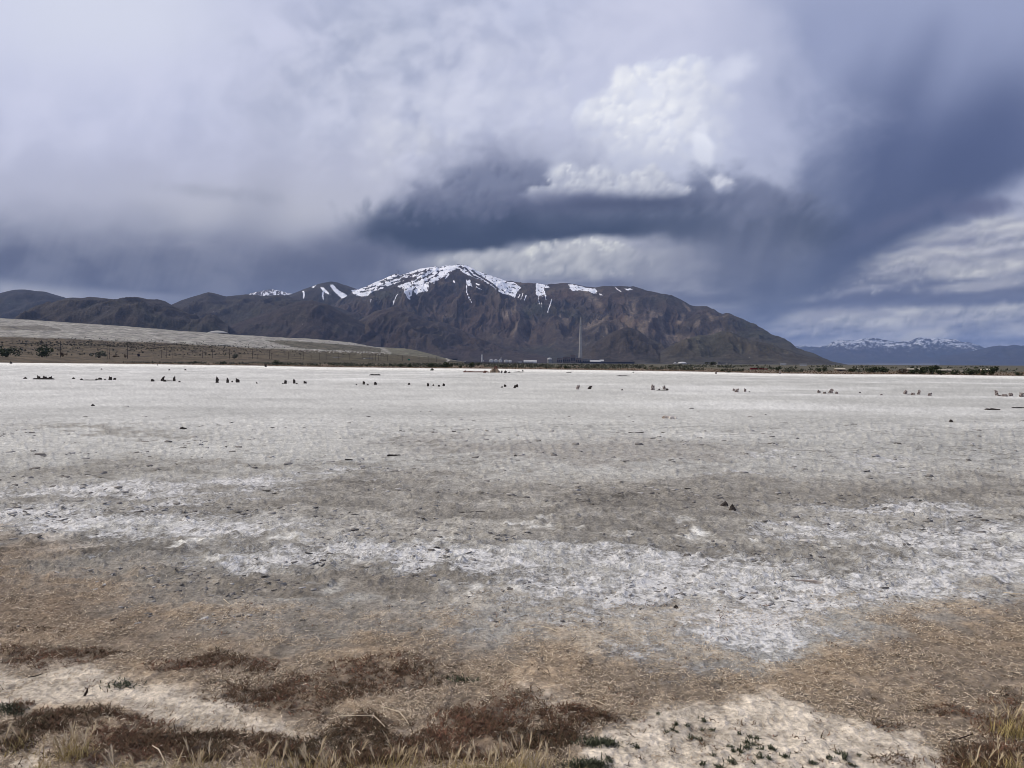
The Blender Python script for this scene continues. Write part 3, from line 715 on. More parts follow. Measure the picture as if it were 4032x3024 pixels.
SNOW_L = [([(2172, 1176), (2165, 1200), (2160, 1215), (2156, 1228)], 3.2), ([(2144, 1146), (2150, 1180)], 3.0), ([(1565, 1160), (1552, 1185), (1549, 1200)], 3.5), ([(2050, 1178), (2060, 1156)], 3.0), ([(2062, 1184), (2072, 1164)], 4.0), ([(2040, 1172), (2048, 1160)], 3),
          ([(1836, 1124), (1838, 1150), (1846, 1172), (1855, 1190)], 3.2), ([(1872, 1128), (1895, 1140)], 3.6), ([(2422, 1132), (2432, 1140), (2446, 1148)], 3.2), ([(1875, 1118), (1888, 1122)], 4), ([(1755, 1095), (1768, 1078)], 5), ([(1786, 1106), (1790, 1112)], 4), ([(2120, 1165), (2124, 1196)], 2.4), ([(2130, 1190), (2132, 1212)], 2), ([(1458, 1186), (1462, 1178)], 2.5)]
HOLES = [([(1690, 1062), (1640, 1078), (1590, 1098), (1540, 1112)], 3.0), ([(1500, 1112), (1560, 1092), (1620, 1080)], 2.5), ([(1700, 1078), (1660, 1098), (1620, 1116)], 3.0), ([(1860, 1066), (1880, 1082), (1905, 1096), (1935, 1116), (1960, 1138)], 3.6), ([(1835, 1058), (1862, 1086), (1890, 1098)], 3.2), ([(1975, 1140), (1990, 1152)], 2.4), ([(1440, 1140), (1480, 1126)], 2.5), ([(1455, 1158), (1520, 1128)], 2.4), ([(1808, 1050), (1826, 1060)], 3), ([(1740, 1062), (1720, 1082), (1680, 1106)], 3.0), ([(1420, 1152), (1470, 1140), (1510, 1120)], 2.0), ([(1640, 1094), (1600, 1110), (1560, 1124)], 3)]
TANS = [([(2490, 1190), (2488, 1230), (2462, 1285)], 20), ([(2560, 1235), (2530, 1280), (2520, 1300)], 16), ([(2595, 1240), (2612, 1300), (2640, 1350)], 10), ([(2690, 1245), (2675, 1270)], 9), ([(2690, 1195), (2715, 1222)], 5), ([(2385, 1245), (2340, 1275), (2300, 1290)], 11), ([(2300, 1150), (2360, 1200)], 12), ([(2210, 1250), (2225, 1260)], 16), ([(2790, 1235), (2806, 1262)], 7), ([(2750, 1265), (2740, 1280)], 8), ([(2840, 1300), (2775, 1350)], 14), ([(2700, 1330), (2650, 1330)], 14), ([(1750, 1390), (1800, 1385), (1840, 1400)], 10), ([(2388, 1285), (2388, 1310)], 5), ([(2030, 1290), (2060, 1270)], 14), ([(1990, 1235), (2040, 1210)], 18)]
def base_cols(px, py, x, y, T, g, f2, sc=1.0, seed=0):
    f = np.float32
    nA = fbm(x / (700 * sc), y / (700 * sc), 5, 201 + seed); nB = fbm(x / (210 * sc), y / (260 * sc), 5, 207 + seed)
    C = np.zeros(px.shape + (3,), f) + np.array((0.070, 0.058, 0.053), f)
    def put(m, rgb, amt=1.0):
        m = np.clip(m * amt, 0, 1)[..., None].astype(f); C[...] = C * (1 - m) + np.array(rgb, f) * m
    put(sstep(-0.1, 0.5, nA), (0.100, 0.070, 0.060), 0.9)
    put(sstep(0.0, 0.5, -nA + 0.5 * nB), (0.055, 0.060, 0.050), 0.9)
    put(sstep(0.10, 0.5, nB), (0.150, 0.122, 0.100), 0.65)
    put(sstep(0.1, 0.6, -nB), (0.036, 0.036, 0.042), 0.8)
    put(sstep(0.60, 0.9, g), (0.135, 0.112, 0.095), 0.6)  # ridge tops painted lighter, highlights put into the colour to crisp the relief
    put(sstep(0.5, 0.25, g), (0.034, 0.034, 0.040), 0.6)  # gullies painted darker: relief shade in the colour, and gully vegetation
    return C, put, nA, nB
def col_main(px, py, x, y, z, T, g, f2):
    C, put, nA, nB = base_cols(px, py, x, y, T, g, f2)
    for pts, w in TANS: put(near_line(px + 10 * nB, py + 6 * nB, pts, w), (0.25, 0.205, 0.165), 0.65)
    put(sstep(1360, 1400, py + 14 * nB), (0.060, 0.058, 0.050), 0.7)
    put(sstep(2900, 3150, px), (0.098, 0.094, 0.066), 0.55)
    s = np.zeros(px.shape)
    nz = fbm(px / 14, py / 10, 4, 233)
    jx, jy = px + 7 * nB + 8 * nz, py + 5 * nB + 6 * nz
    for p in SNOW: s = np.maximum(s, inpoly(jx, jy, p))
    for pts, w in HOLES: s = s * (1 - 0.95 * near_line(jx, jy, pts, w))
    s = s * (1 - 0.95 * sstep(0.14, 0.36, fbm(px / 16 + py / 40, py / 7 - px / 30, 4, 231)))
    for pts, w in SNOW_L: s = np.maximum(s, 0.85 * near_line(px + 3 * nB + 3 * nz, py, pts, w * 0.62))
    return C, np.where(T > 1.02, 0.9 * (z > 600), s)
def col_plainhill(tint, greenish=0.3, seed=0, snow=None):
    def fn(px, py, x, y, z, T, g, f2):
        C, put, nA, nB = base_cols(px, py, x, y, T, g, f2, 0.6, seed)
        put(np.ones(px.shape), tint, 0.55)
        put(sstep(-0.1, 0.5, nA), tuple(c * 0.7 for c in tint), 0.6)
        put(sstep(0.1, 0.5, nB), (0.085, 0.084, 0.060), greenish)
        s = np.zeros(px.shape)
        if snow:
            for p in snow: s = np.maximum(s, inpoly(px + 3 * nB, py + 2 * nB, p))
        return C, s
    return fn
FOOT = lambda d: (d, None)
def build_hills():
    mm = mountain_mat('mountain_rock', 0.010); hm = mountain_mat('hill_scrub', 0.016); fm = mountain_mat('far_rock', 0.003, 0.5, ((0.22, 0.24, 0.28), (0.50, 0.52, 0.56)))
    # far range across the valley
    far_sil = [(2950, 1372), (3137, 1364), (3165, 1362), (3194, 1365), (3222, 1368), (3254, 1362), (3279, 1349), (3301, 1343), (3327, 1344), (3366, 1342), (3393, 1334), (3412, 1331), (3446, 1332), (3472, 1337), (3498, 1342), (3538, 1346), (3555, 1342), (3575, 1346), (3598, 1336), (3618, 1329), (3644, 1331), (3667, 1336), (3687, 1330), (3723, 1334), (3760, 1337), (3780, 1346), (3816, 1352), (3856, 1362), (3880, 1374), (3950, 1385), (4300, 1400)]
    def col_far(px, py, x, y, z, T, g, f2):
        C, put, nA, nB = base_cols(px, py, x, y, T, g, f2, 3.0, 11)
        put(np.ones(px.shape), (0.05, 0.05, 0.05), 0.5)
        put(np.exp(-((py - 1434) / 3.0) ** 2), (0.35, 0.33, 0.30), 0.7)
        q = fbm(px / 22, py / 11, 5, 251) + 0.6 * fbm(px / 7, py / 5, 3, 253)
        s = sstep(1412, 1344, py + 26 * q) * sstep(-0.4, 0.35, q + 0.5 * (g - 0.5)) * 0.9
        return C, s
    loft('far_range', 2950, 4300, 4.0, [FOOT(19500), (22500, [(2950, 1412), (4300, 1420)]), (25500, far_sil)], [14, 46], seed=300, gully=(1500, 5200, 240), fine=(480, 60), back=3000, colour=col_far, mat=fm, label='far blue range streaked with snow beyond the valley')
    far2 = [(3700, 1400), (3800, 1390), (3866, 1374), (3902, 1365), (3935, 1359), (3962, 1360), (3991, 1356), (4021, 1361), (4100, 1352), (4300, 1345)]
    loft('far_hill', 3700, 4300, 4.0, [FOOT(18500), (21500, far2)], [30], seed=320, gully=(1500, 4200, 130), fine=(480, 30), back=2500, colour=col_plainhill((0.05, 0.05, 0.05), 0.2, 3), mat=fm, label='dark blue far hill at the right edge')
    # snowy summit peeping over the left hills
    def col_peep(px, py, x, y, z, T, g, f2):
        C, put, nA, nB = base_cols(px, py, x, y, T, g, f2, 1.0, 4)
        return C, sstep(-0.35, 0.25, fbm(px / 9, py / 5, 4, 261)) * 0.8
    loft('distant_summit', 900, 1200, 3.0, [FOOT(9800), (11500, [(900, 1185), (966, 1164), (987, 1155), (1027, 1146), (1050, 1142), (1076, 1140), (1105, 1147), (1145, 1157), (1200, 1175)])], [30], seed=330, gully=(500, 1500, 80), fine=(150, 30), back=1500, colour=col_peep, mat=mm, label='distant summit dusted with snow behind the left hills')
    # far left blue hill
    loft('left_far_hill', -420, 420, 3.6, [FOOT(6600), (8400, [(-420, 1175), (-200, 1168), (0, 1158), (25, 1152), (63, 1143), (104, 1142), (136, 1147), (177, 1151), (215, 1161), (253, 1171), (320, 1195), (420, 1240)])], [50], seed=340, gully=(420, 1500, 70), fine=(130, 12), back=1200, colour=col_plainhill((0.034, 0.036, 0.044), 0.15, 5), mat=hm, label='dark blue rounded hill at the far left')
    # snow-streaked hill left of the main mountain
    sn = [[(1298, 1121), (1310, 1119), (1325, 1135), (1345, 1150), (1365, 1160), (1380, 1181), (1366, 1176), (1352, 1180), (1335, 1166), (1318, 1150), (1305, 1135)],
          [(1262, 1130), (1275, 1133), (1288, 1145), (1300, 1160), (1290, 1158), (1272, 1150)], [(1225, 1131), (1245, 1122), (1236, 1133)], [(1191, 1146), (1199, 1146), (1198, 1176), (1193, 1174)], [(1268, 1152), (1274, 1152), (1274, 1178), (1269, 1176)], [(1380, 1142), (1412, 1139), (1440, 1150), (1412, 1168), (1398, 1160)]]
    loft('snow_streaked_hill', 1000, 1480, 2.4, [FOOT(6500), (7300, [(1000, 1250), (1200, 1225), (1480, 1240)]), (8300, [(1000, 1185), (1100, 1167), (1141, 1161), (1170, 1150), (1198, 1140), (1235, 1126), (1271, 1115), (1304, 1108), (1328, 1112), (1357, 1122), (1385, 1132), (1410, 1142), (1480, 1175)])], [30, 40], seed=350, gully=(330, 1100, 55), fine=(100, 12), back=900, colour=col_plainhill((0.045, 0.043, 0.044), 0.3, 7, sn), mat=mm, label='dark hill with two long snow streaks left of the main peak')
    # middle left hills
    loft('left_hill', 560, 1460, 3.0, [FOOT(4700), (5600, [(560, 1275), (900, 1262), (1200, 1215), (1460, 1262)]), (6900, [(560, 1245), (640, 1215), (685, 1195), (722, 1179), (771, 1163), (820, 1148), (844, 1153), (893, 1169), (930, 1164), (966, 1161), (1007, 1163), (1035, 1167), (1088, 1163), (1130, 1166), (1200, 1190), (1330, 1215), (1460, 1260)])], [34, 40], seed=360, gully=(300, 1150, 62), fine=(90, 10), back=900, colour=col_plainhill((0.056, 0.050, 0.046), 0.4, 9), mat=hm, label='brown rounded hill left of the snow-streaked hill')
    loft('left_foothill', 860, 1500, 3.0, [FOOT(4300), (5300, [(860, 1290), (921, 1277), (1000, 1248), (1080, 1222), (1170, 1188), (1230, 1180), (1300, 1205), (1390, 1250), (1440, 1275), (1500, 1300)])], [44], seed=370, gully=(240, 900, 42), fine=(80, 9), back=700, colour=col_plainhill((0.058, 0.046, 0.045), 0.25, 10), mat=hm, label='purplish spur in front of the snow-streaked hill')
    loft('left_front_hills', 40, 900, 3.0, [FOOT(3900), (4500, [(40, 1268), (300, 1240), (540, 1226), (900, 1285)]), (5300, [(40, 1262), (79, 1253), (127, 1227), (177, 1205), (222, 1188), (253, 1178), (275, 1174), (317, 1174), (358, 1170), (380, 1173), (421, 1177), (462, 1179), (491, 1175), (513, 1168), (538, 1166.5), (557, 1170), (582, 1177), (620, 1179), (652, 1188), (681, 1203), (722, 1226), (750, 1240), (844, 1264), (900, 1280)])], [26, 40], seed=380, gully=(270, 1300, 62), fine=(80, 9), back=700, colour=col_plainhill((0.056, 0.050, 0.044), 0.35, 12), mat=hm, label='row of smooth brown hills above the pale tailings on the left')
    # main mountain
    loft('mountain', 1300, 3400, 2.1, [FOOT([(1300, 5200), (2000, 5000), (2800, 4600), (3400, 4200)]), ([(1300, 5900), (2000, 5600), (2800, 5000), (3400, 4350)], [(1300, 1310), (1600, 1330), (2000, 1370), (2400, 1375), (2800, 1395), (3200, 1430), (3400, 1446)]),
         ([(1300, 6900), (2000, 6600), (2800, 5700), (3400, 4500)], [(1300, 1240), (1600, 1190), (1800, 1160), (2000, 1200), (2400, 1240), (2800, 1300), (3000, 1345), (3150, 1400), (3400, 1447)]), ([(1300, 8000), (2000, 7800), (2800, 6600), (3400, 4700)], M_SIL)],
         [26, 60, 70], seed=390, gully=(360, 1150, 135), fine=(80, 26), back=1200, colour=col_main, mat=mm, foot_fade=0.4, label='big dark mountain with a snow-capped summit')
    # reddish spur in front of it
    loft('red_spur', 1290, 2160, 2.6, [FOOT(4300), (4900, [(1290, 1345), (1600, 1330), (1900, 1375), (2160, 1408)]), (5500, [(1290, 1330), (1312, 1321), (1361, 1293), (1422, 1260), (1471, 1232), (1520, 1216), (1552, 1207), (1581, 1214), (1609, 1228), (1646, 1244), (1687, 1262), (1727, 1266), (1760, 1273), (1784, 1285), (1813, 1301), (1841, 1313), (1890, 1338), (2000, 1368), (2100, 1390), (2160, 1402)])], [34, 50], seed=400, gully=(230, 800, 66), fine=(60, 16), back=600, colour=col_plainhill((0.066, 0.050, 0.046), 0.12, 14), mat=mm, label='reddish rocky spur in front of the snow-capped mountain')
    loft('cone_foothill', 2290, 2700, 2.6, [FOOT(4000), (4500, [(2290, 1374), (2325, 1357), (2362, 1336), (2416, 1307), (2467, 1289), (2485, 1290.5), (2521, 1307), (2553, 1332), (2597, 1350), (2651, 1368), (2700, 1384)])], [46], seed=410, gully=(150, 600, 34), fine=(60, 12), back=500, colour=col_plainhill((0.066, 0.058, 0.050), 0.3, 15), mat=mm, label='small cone-shaped foothill right of the tall smokestack')
    loft('right_foothill', 2600, 3345, 2.6, [FOOT(3600), (4200, [(2600, 1384), (2680, 1345), (2747, 1322), (2800, 1317), (2840, 1303), (2880, 1310), (2950, 1340), (3050, 1362), (3150, 1392), (3250, 1419), (3310, 1443), (3345, 1450)])], [50], seed=420, gully=(150, 600, 40), fine=(60, 14), back=600, colour=col_plainhill((0.088, 0.082, 0.060), 0.5, 16), mat=mm, label='greenish craggy foothill where the mountain runs down to the plain')
    # tailings embankment on the left
    top = [(-300, 1243), (0, 1254), (95, 1260), (142, 1264), (222, 1268), (380, 1278), (459, 1283), (601, 1294), (700, 1303), (800, 1309), (925, 1318), (1000, 1322), (1130, 1331), (1200, 1333), (1292, 1339), (1380, 1348), (1480, 1366), (1550, 1371), (1590, 1372), (1640, 1380), (1700, 1396), (1750, 1410), (1800, 1420), (1830, 1424)]
    bnd = [(-300, 1325), (0, 1327), (95, 1328), (177, 1330), (285, 1333), (316, 1336), (475, 1344), (601, 1347), (700, 1352), (803, 1360), (925, 1366), (1007, 1371), (1129, 1376), (1292, 1382), (1400, 1386), (1500, 1390), (1600, 1398), (1700, 1408), (1830, 1426)]
    low = [(-300, 1402), (700, 1402), (1000, 1406), (1400, 1412), (1830, 1427)]
    def col_tail(px, py, x, y, z, T, g, f2):
        f = np.float32; C = np.zeros(px.shape + (3,), f) + np.array((0.140, 0.114, 0.080), f)
        nB = fbm(x / 60, y / 90, 5, 271); nC = fbm(x / 14, y / 18, 4, 273)
        def put(m, rgb, amt=1.0):
            m = np.clip(m * amt, 0, 1)[..., None].astype(f); C[...] = C * (1 - m) + np.array(rgb, f) * m
        put(sstep(-0.1, 0.5, nB), (0.105, 0.088, 0.06), 0.7); put(sstep(900, 1400, px), (0.098, 0.088, 0.058), 0.8)
        pale = sstep(2, -2, py - curve(bnd)(px) + 3 * nB)
        stre = fbm((px + 2.5 * py) / 60, (py - 0.16 * px) / 5.0, 4, 277)
        put(pale, (0.35, 0.34, 0.30), 1.0); put(pale * sstep(0.0, 0.5, stre), (0.50, 0.485, 0.44), 0.8); put(pale * sstep(0.0, 0.5, -stre), (0.25, 0.24, 0.205), 0.6)
        put(pale * near_line(px, py, [(0, 1282), (60, 1280), (170, 1279), (215, 1284), (245, 1296), (250, 1303), (225, 1307), (100, 1304), (0, 1303)], 1.6), (0.40, 0.385, 0.35), 0.8)
        put(inpoly(px, py, [(0, 1284), (170, 1281), (238, 1296), (240, 1302), (120, 1301), (0, 1298)]) * 1.0, (0.19, 0.178, 0.15), 0.8)
        put(inpoly(px, py + 2 * nB, [(1040, 1341), (1130, 1341), (1250, 1349), (1410, 1361), (1500, 1372), (1500, 1388), (1290, 1378), (1170, 1370)]) * 1.0, (0.115, 0.105, 0.075), 0.9)
        put(sstep(1480, 1540, px) * pale, (0.15, 0.145, 0.10), 0.85)
        put(near_line(px, py, [(1478, 1362), (1500, 1368), (1522, 1382), (1536, 1390)], 4.5), (0.36, 0.35, 0.31), 0.9)
        put(near_line(px, py, [(820, 1306), (1000, 1325), (1200, 1343), (1400, 1358), (1480, 1365)], 2.0), (0.37, 0.36, 0.33), 0.5)
        sp = sstep(0.12, 0.3, fbm(px / 7, py / 4, 3, 281)) * sstep(6, 2, np.abs(py - 3 - curve(bnd)(px))) * sstep(1100, 1180, px) * sstep(1560, 1480, px)
        put(sp, (0.55, 0.54, 0.50), 0.9)
        put(near_line(px, py, [(1758, 1412), (1768, 1418), (1760, 1424)], 3.0), (0.5, 0.48, 0.43), 0.9)
        C *= (1 + 0.25 * nC + 0.15 * nB)[..., None]
        return C, np.zeros(px.shape)
    global TAIL
    TAIL = loft('tailings_slope', -300, 1830, 3.2, [FOOT([(-300, 560), (1830, 900)]), ([(-300, 690), (1830, 1150)], low), ([(-300, 1150), (1830, 1500)], bnd), ([(-300, 1950), (1830, 2100)], top)], [8, 30, 40], seed=430, gully=(120, 260, 4.5), fine=(30, 1.6), back=600, crest=0.9, colour=col_tail, mat=mountain_mat('tailings_soil', 0.05, 0.92), label='long pale tailings embankment with a brown lower slope')
    # white stockpile on its crest
    V = MB().lathe([(27, 0), (22, 4), (14, 8), (6, 10.2), (0.6, 10.8)], 24).mesh('stockpile', True)
    p = atd(857, 1311, 1960)
    o = thing('stockpile', 'small white mound of tailings on the crest of the pale embankment', 'mound', None, (p[0], p[1], p[2] - 1), None, V, plain('white_tailings', (0.36, 0.355, 0.335)))
    o.scale = (1.0, 0.7, 0.62)
build_hills()

# ------------------------------------------------------------------ old pier pilings and wreckage on the playa
RNG = np.random.RandomState(7)
W_DARK = plain('weathered_dark_wood', (0.050, 0.042, 0.036), 0.9, 0.35, 9.0, rgb2=(0.020, 0.017, 0.016))
W_SALT = plain('salt_crusted_wood', (0.30, 0.26, 0.24), 0.9, 0.3, 11.0, rgb2=(0.055, 0.042, 0.038))
W_GREY = plain('bleached_wood', (0.62, 0.58, 0.52), 0.85, 0.15, 7.0, rgb2=(0.28, 0.21, 0.16))
def stump_mesh(w, h, lean=0.0, seed=0, slope=0.3, rings=6, n=11, lump=False):
    r = np.random.RandomState(seed); V = []; F = []
    ph = r.rand(n) * 0.45 + 0.78
    sl = r.rand() * 6.28
    for i in range(rings + 1):
        t = i / rings
        th = t * 1.45
        rad = w / 2 * ((1.12 - 0.2 * t) if not lump else math.cos(th) * 1.05)
        for k in range(n):
            a = 2 * math.pi * k / n
            rr = rad * ph[k] * (1 + 0.10 * r.randn())
            top = h * (1 + slope * math.cos(a - sl) + 0.14 * r.randn() * (t > 0.9))
            V.append((rr * math.cos(a) + lean * h * t * t, rr * math.sin(a), -0.06 + (top + 0.06) * (math.sin(th) if lump else t)))
    for i in range(rings):
        for k in range(n): F.append((i * n + k, i * n + (k + 1) % n, (i + 1) * n + (k + 1) % n, (i + 1) * n + k))
    V.append((lean * h, 0, h * (1.0 if lump else 0.86))); c = len(V) - 1
    for k in range(n): F.append((rings * n + k, rings * n + (k + 1) % n, c))
    return MB().add(V, F).mesh('stump')
def beam_mesh(L, w, h, seed=0, bend=0.03):
    r = np.random.RandomState(seed); V = []; F = []; n = 8
    for i in range(n + 1):
        x = (i / n - 0.5) * L; e = 1 - 0.35 * (abs(i / n - 0.5) * 2) ** 6
        y0 = bend * L * math.sin(i / n * 3.1) + 0.1 * w * r.randn(); hh = h * e * (1 + 0.16 * r.randn())
        V += [(x, y0 - w / 2, -0.03), (x, y0 + w / 2, -0.03), (x, y0 + w / 2 * 0.9, hh), (x, y0 - w / 2 * 0.9, hh * 0.92)]
    for i in range(n):
        for k in range(4): F.append((i * 4 + k, (i + 1) * 4 + k, (i + 1) * 4 + (k + 1) % 4, i * 4 + (k + 1) % 4))
    F += [(0, 1, 2, 3), tuple(n * 4 + k for k in (3, 2, 1, 0))]
    return MB().add(V, F).mesh('beam')
ORD = ['first', 'second', 'third', 'fourth', 'fifth', 'sixth', 'seventh', 'eighth', 'ninth', 'tenth', 'eleventh', 'twelfth', 'thirteenth', 'fourteenth', 'fifteenth', 'sixteenth', 'seventeenth', 'eighteenth', 'nineteenth']
TENS = {2: ('twentieth', 'twenty'), 3: ('thirtieth', 'thirty'), 4: ('fortieth', 'forty'), 5: ('fiftieth', 'fifty'), 6: ('sixtieth', 'sixty')}
def ordw(n):
    if n < 20: return ORD[n - 1]
    a, b = divmod(n, 10)
    return TENS[a][0] if b == 0 else TENS[a][1] + '-' + ORD[b - 1]
# x, base row, width, height in photo pixels, lean, dark(0)/salt(1)
STUMPS = [(100, 1491.5, 12, 5, 0, 0), (134, 1493, 9, 3, 0, 0), (290, 1492, 8, 5, 0, 0), (321, 1496.5, 9, 5, 0, 0), (381, 1496, 9, 4, 0, 0), (394, 1495, 10, 6, 0, 0), (413, 1496, 8, 3, 0, 0), (435, 1496.5, 10, 10, 0, 0), (452, 1495.5, 9, 6, 0, 0),
    (600, 1502, 11, 7, 0, 0), (639, 1500, 11, 12, 0.3, 0), (649, 1502.5, 9, 6, 0, 0), (686, 1501, 8, 14, 0, 0), (707, 1505, 10, 4, 0, 0), (854, 1507, 10, 17, 0.15, 0), (897, 1507, 9, 14, 0, 0), (914.5, 1505, 8, 5, 0, 0), (936, 1506, 12, 12, -0.1, 0),
    (1011, 1510, 6, 5, 0, 0), (1113, 1512.5, 9, 4, 0, 0), (1123, 1511, 8, 11, 0.2, 0), (1159, 1510, 9, 12, 0, 0), (1168, 1512, 8, 4, 0, 0), (1201, 1510, 12, 8, 0, 0), (1403.6, 1516, 6, 4, 0, 0), (1432, 1514, 9, 11, 0.1, 0), (1448, 1517, 8, 5, 0, 0), (1478, 1515, 9, 8, 0, 0),
    (1611, 1515, 9, 6, 0, 0), (1686, 1521, 8, 10, 0, 0), (1706, 1519, 8, 5, 0, 0), (1728, 1522, 9, 6, 0, 0), (1748, 1520, 8, 9, 0, 0), (1975, 1526, 10, 5, 0.5, 0), (1988.5, 1523, 11, 8, 0, 0), (2026, 1528, 8, 10, 0.3, 0), (2036.5, 1525, 9, 10, -0.1, 0),
    (2274, 1533, 10, 13, 0.3, 1), (2320, 1532, 13, 11, 0.5, 0), (2448.5, 1537, 9, 5, 0.4, 0), (2571, 1535.5, 14, 15, 0, 1), (2596, 1535, 8, 4, 0, 0), (2616, 1533, 9, 11, -0.2, 1), (2627, 1537, 9, 6, 0, 0), (2889, 1539, 8, 7, 0, 1), (2900, 1544, 13, 11, 0.2, 1), (2934, 1542.5, 9, 9, 0, 1), (2951, 1544, 7, 3, 0, 0),
    (3224, 1547, 11, 9, 0, 1), (3247, 1550, 9, 6, 0, 1), (3268, 1548, 14, 12, 0.5, 1), (3295, 1551, 9, 6, 0, 1), (3386, 1547, 8, 3, 0, 0), (3470, 1556, 9, 5, 0.3, 1), (3565, 1552, 11, 11, 0, 1), (3594, 1556, 13, 7, 0, 1), (3617, 1553.5, 9, 11, 0.2, 1), (3659, 1558, 11, 8, 0.3, 1), (3926, 1557, 10, 14, -0.2, 1), (3958, 1561, 16, 6, 0, 1), (3980.7, 1560, 12, 9, 0, 1), (4021, 1563, 12, 12, 0, 1)]
def build_pilings():
    for i, (px, py, w, h, lean, salt) in enumerate(STUMPS):
        p = gnd(px, py); mpp = np.hypot(p[0], p[1]) / FPX
        W, H = w * mpp * 1.02, h * mpp * 1.06
        shape = 'tall' if h >= 12 else 'upright' if h >= 8 else 'stubby' if h >= 5 else 'flat'
        look = 'salt-crusted' if salt else 'dark'
        if abs(lean) >= 0.3: shape += ' leaning'
        me = stump_mesh(W, H, lean, 50 + i, 0.12 if h < 9 else 0.22, lump=(h <= 5))
        thing('piling_stump', f'{shape} {look} wooden piling stump, {ordw(i + 1)} from the left in the row', 'piling', 'old pier pilings in a row across the playa', p, (0, 0, RNG.rand() * 0.6 - 0.3), me, W_SALT if salt else W_DARK)
    BEAMS = [(173, 1494, 62, 5, 1.5, 'long dark timber raft lying at the left end of the piling row', 'timber', W_DARK), (355, 1497.5, 46, 2.5, 0, 'thin dark timber lying between the stubby pilings on the left', 'timber', W_DARK),
             (668, 1501, 24, 2.5, 0, 'short dark timber leaning against a tall piling on the left', 'timber', W_DARK), (2607, 1537.5, 42, 2.6, 1, 'dark timber at the foot of the large double piling', 'timber', W_DARK), (3582, 1553, 18, 2.2, 0, 'short bleached timber between two salt-crusted pilings', 'timber', W_SALT), (3939, 1559, 16, 3, 0, 'bleached timber beside the tall piling near the right edge', 'timber', W_SALT),
             (1475, 1478, 42, 4.5, 3, 'dark wedge of driftwood behind the piling row left of centre', 'driftwood', W_DARK), (2453, 1481, 52, 2.6, -2, 'long thin dark pole lying on the far playa right of centre', 'driftwood', W_DARK), (3908, 1614, 44, 5, 1, 'dark flat plank on the open playa near the right edge', 'plank', W_DARK), (4016, 1607, 50, 3, 0, 'thin dark plank cut by the right edge', 'plank', W_DARK),
             (1551, 1798, 52, 4, -1, 'dark log half sunk in the mud in mid playa', 'log', W_DARK), (2635, 1648, 52, 8, 5, 'bleached white driftwood log on the grey playa', 'driftwood', W_GREY), (1858, 2018, 104, 3, -3, 'long thin dark stick on cracked grey mud', 'stick', W_DARK), (3167, 2294, 130, 5, 2, 'long pale curved stick on the salt crust at right', 'stick', W_GREY), (2505, 1706, 60, 2.5, 0, 'thin dark pole lying below the bleached driftwood log', 'stick', W_DARK), (2240, 1467, 20, 2.5, 0, 'small dark board on the far playa below the smelter', 'plank', W_DARK)]
    for i, (px, py, L, h, rot, lab, cat, mat) in enumerate(BEAMS):
        p = gnd(px, py); mpp = np.hypot(p[0], p[1]) / FPX
        me = beam_mesh(L * mpp, max(0.05, 3.0 * h * mpp) if L < 100 else h * mpp * 1.5, h * mpp, 200 + i, 0.015 if L < 100 else 0.05)
        o = thing(cat if cat != 'timber' else 'fallen_timber', lab, cat, None, (p[0], p[1], gz(p[0], p[1])), (0, 0, math.radians(-4.0 * rot)), me, mat)
        if i == 0:
            for k, (dx, hh) in enumerate(((-0.3, 1.6), (0.05, 1.5), (0.36, 1.3))):
                link('block', stump_mesh(0.26, h * mpp * hh * 1.25, 0.1, 300 + k, 0.2), W_DARK, o, (dx * L * mpp, 0, 0.02))
    # lone lumps and posts
    for i, (px, py, w, h, lab, mat) in enumerate([(43, 1432, 7, 6, 'dark block on the bright shore at the far left', W_DARK), (621, 1439, 4, 3, 'tiny dark lump close to the shore under the power poles', W_DARK), (666, 1458, 6, 4, 'left one of two dark lumps behind the piling row', W_DARK), (730, 1458, 7, 4, 'right one of two dark lumps behind the piling row', W_DARK),
              (1046, 1445, 6, 10, 'short rust-brown post at the shore left of centre', W_DARK), (2493, 1469, 5, 4, 'small dark lump near the shore right of the smokestack', W_DARK), (2819, 1472, 6, 7, 'grey post at the shore below the beige plant', W_SALT), (3071, 1472, 7, 8, 'brown post at the shore right of the red bins', W_SALT), (3706, 1477, 4, 4, 'small dark post at the white shore on the right', W_DARK),
              (366, 1598, 14, 5, 'dark clod alone on the pale playa at left', W_DARK), (3745, 1661, 14, 7, 'dark pointed rock alone on the grey playa at right', W_DARK), (2852, 1998, 42, 17, 'larger of two dark stones on the grey mud', W_DARK), (2884, 2014, 26, 15, 'smaller of two dark stones on the grey mud', W_DARK), (400, 1455, 5, 3, 'tiny dark clod on the bright far playa at left', W_DARK), (2030, 1800, 16, 5, 'low dark mud clod in the middle of the playa', W_DARK), (720, 1690, 34, 7, 'flat dark mud clod on the left playa', W_DARK), (2660, 2400, 34, 10, 'black clod in the salt crust right of centre', W_DARK)]):
        p = gnd(px, py); mpp = np.hypot(p[0], p[1]) / FPX
        lump = h < 7 or py > 1590
        me = stump_mesh(w * mpp, h * mpp * (1.1 if lump else 1), 0, 400 + i, 0.2, lump=lump)
        nm = 'stone' if 'stone' in lab or 'rock' in lab else 'post' if 'post' in lab else 'clod'
        thing(nm, lab, nm, None, (p[0], p[1], gz(p[0], p[1])), (0, 0, i), me, mat)
build_pilings()

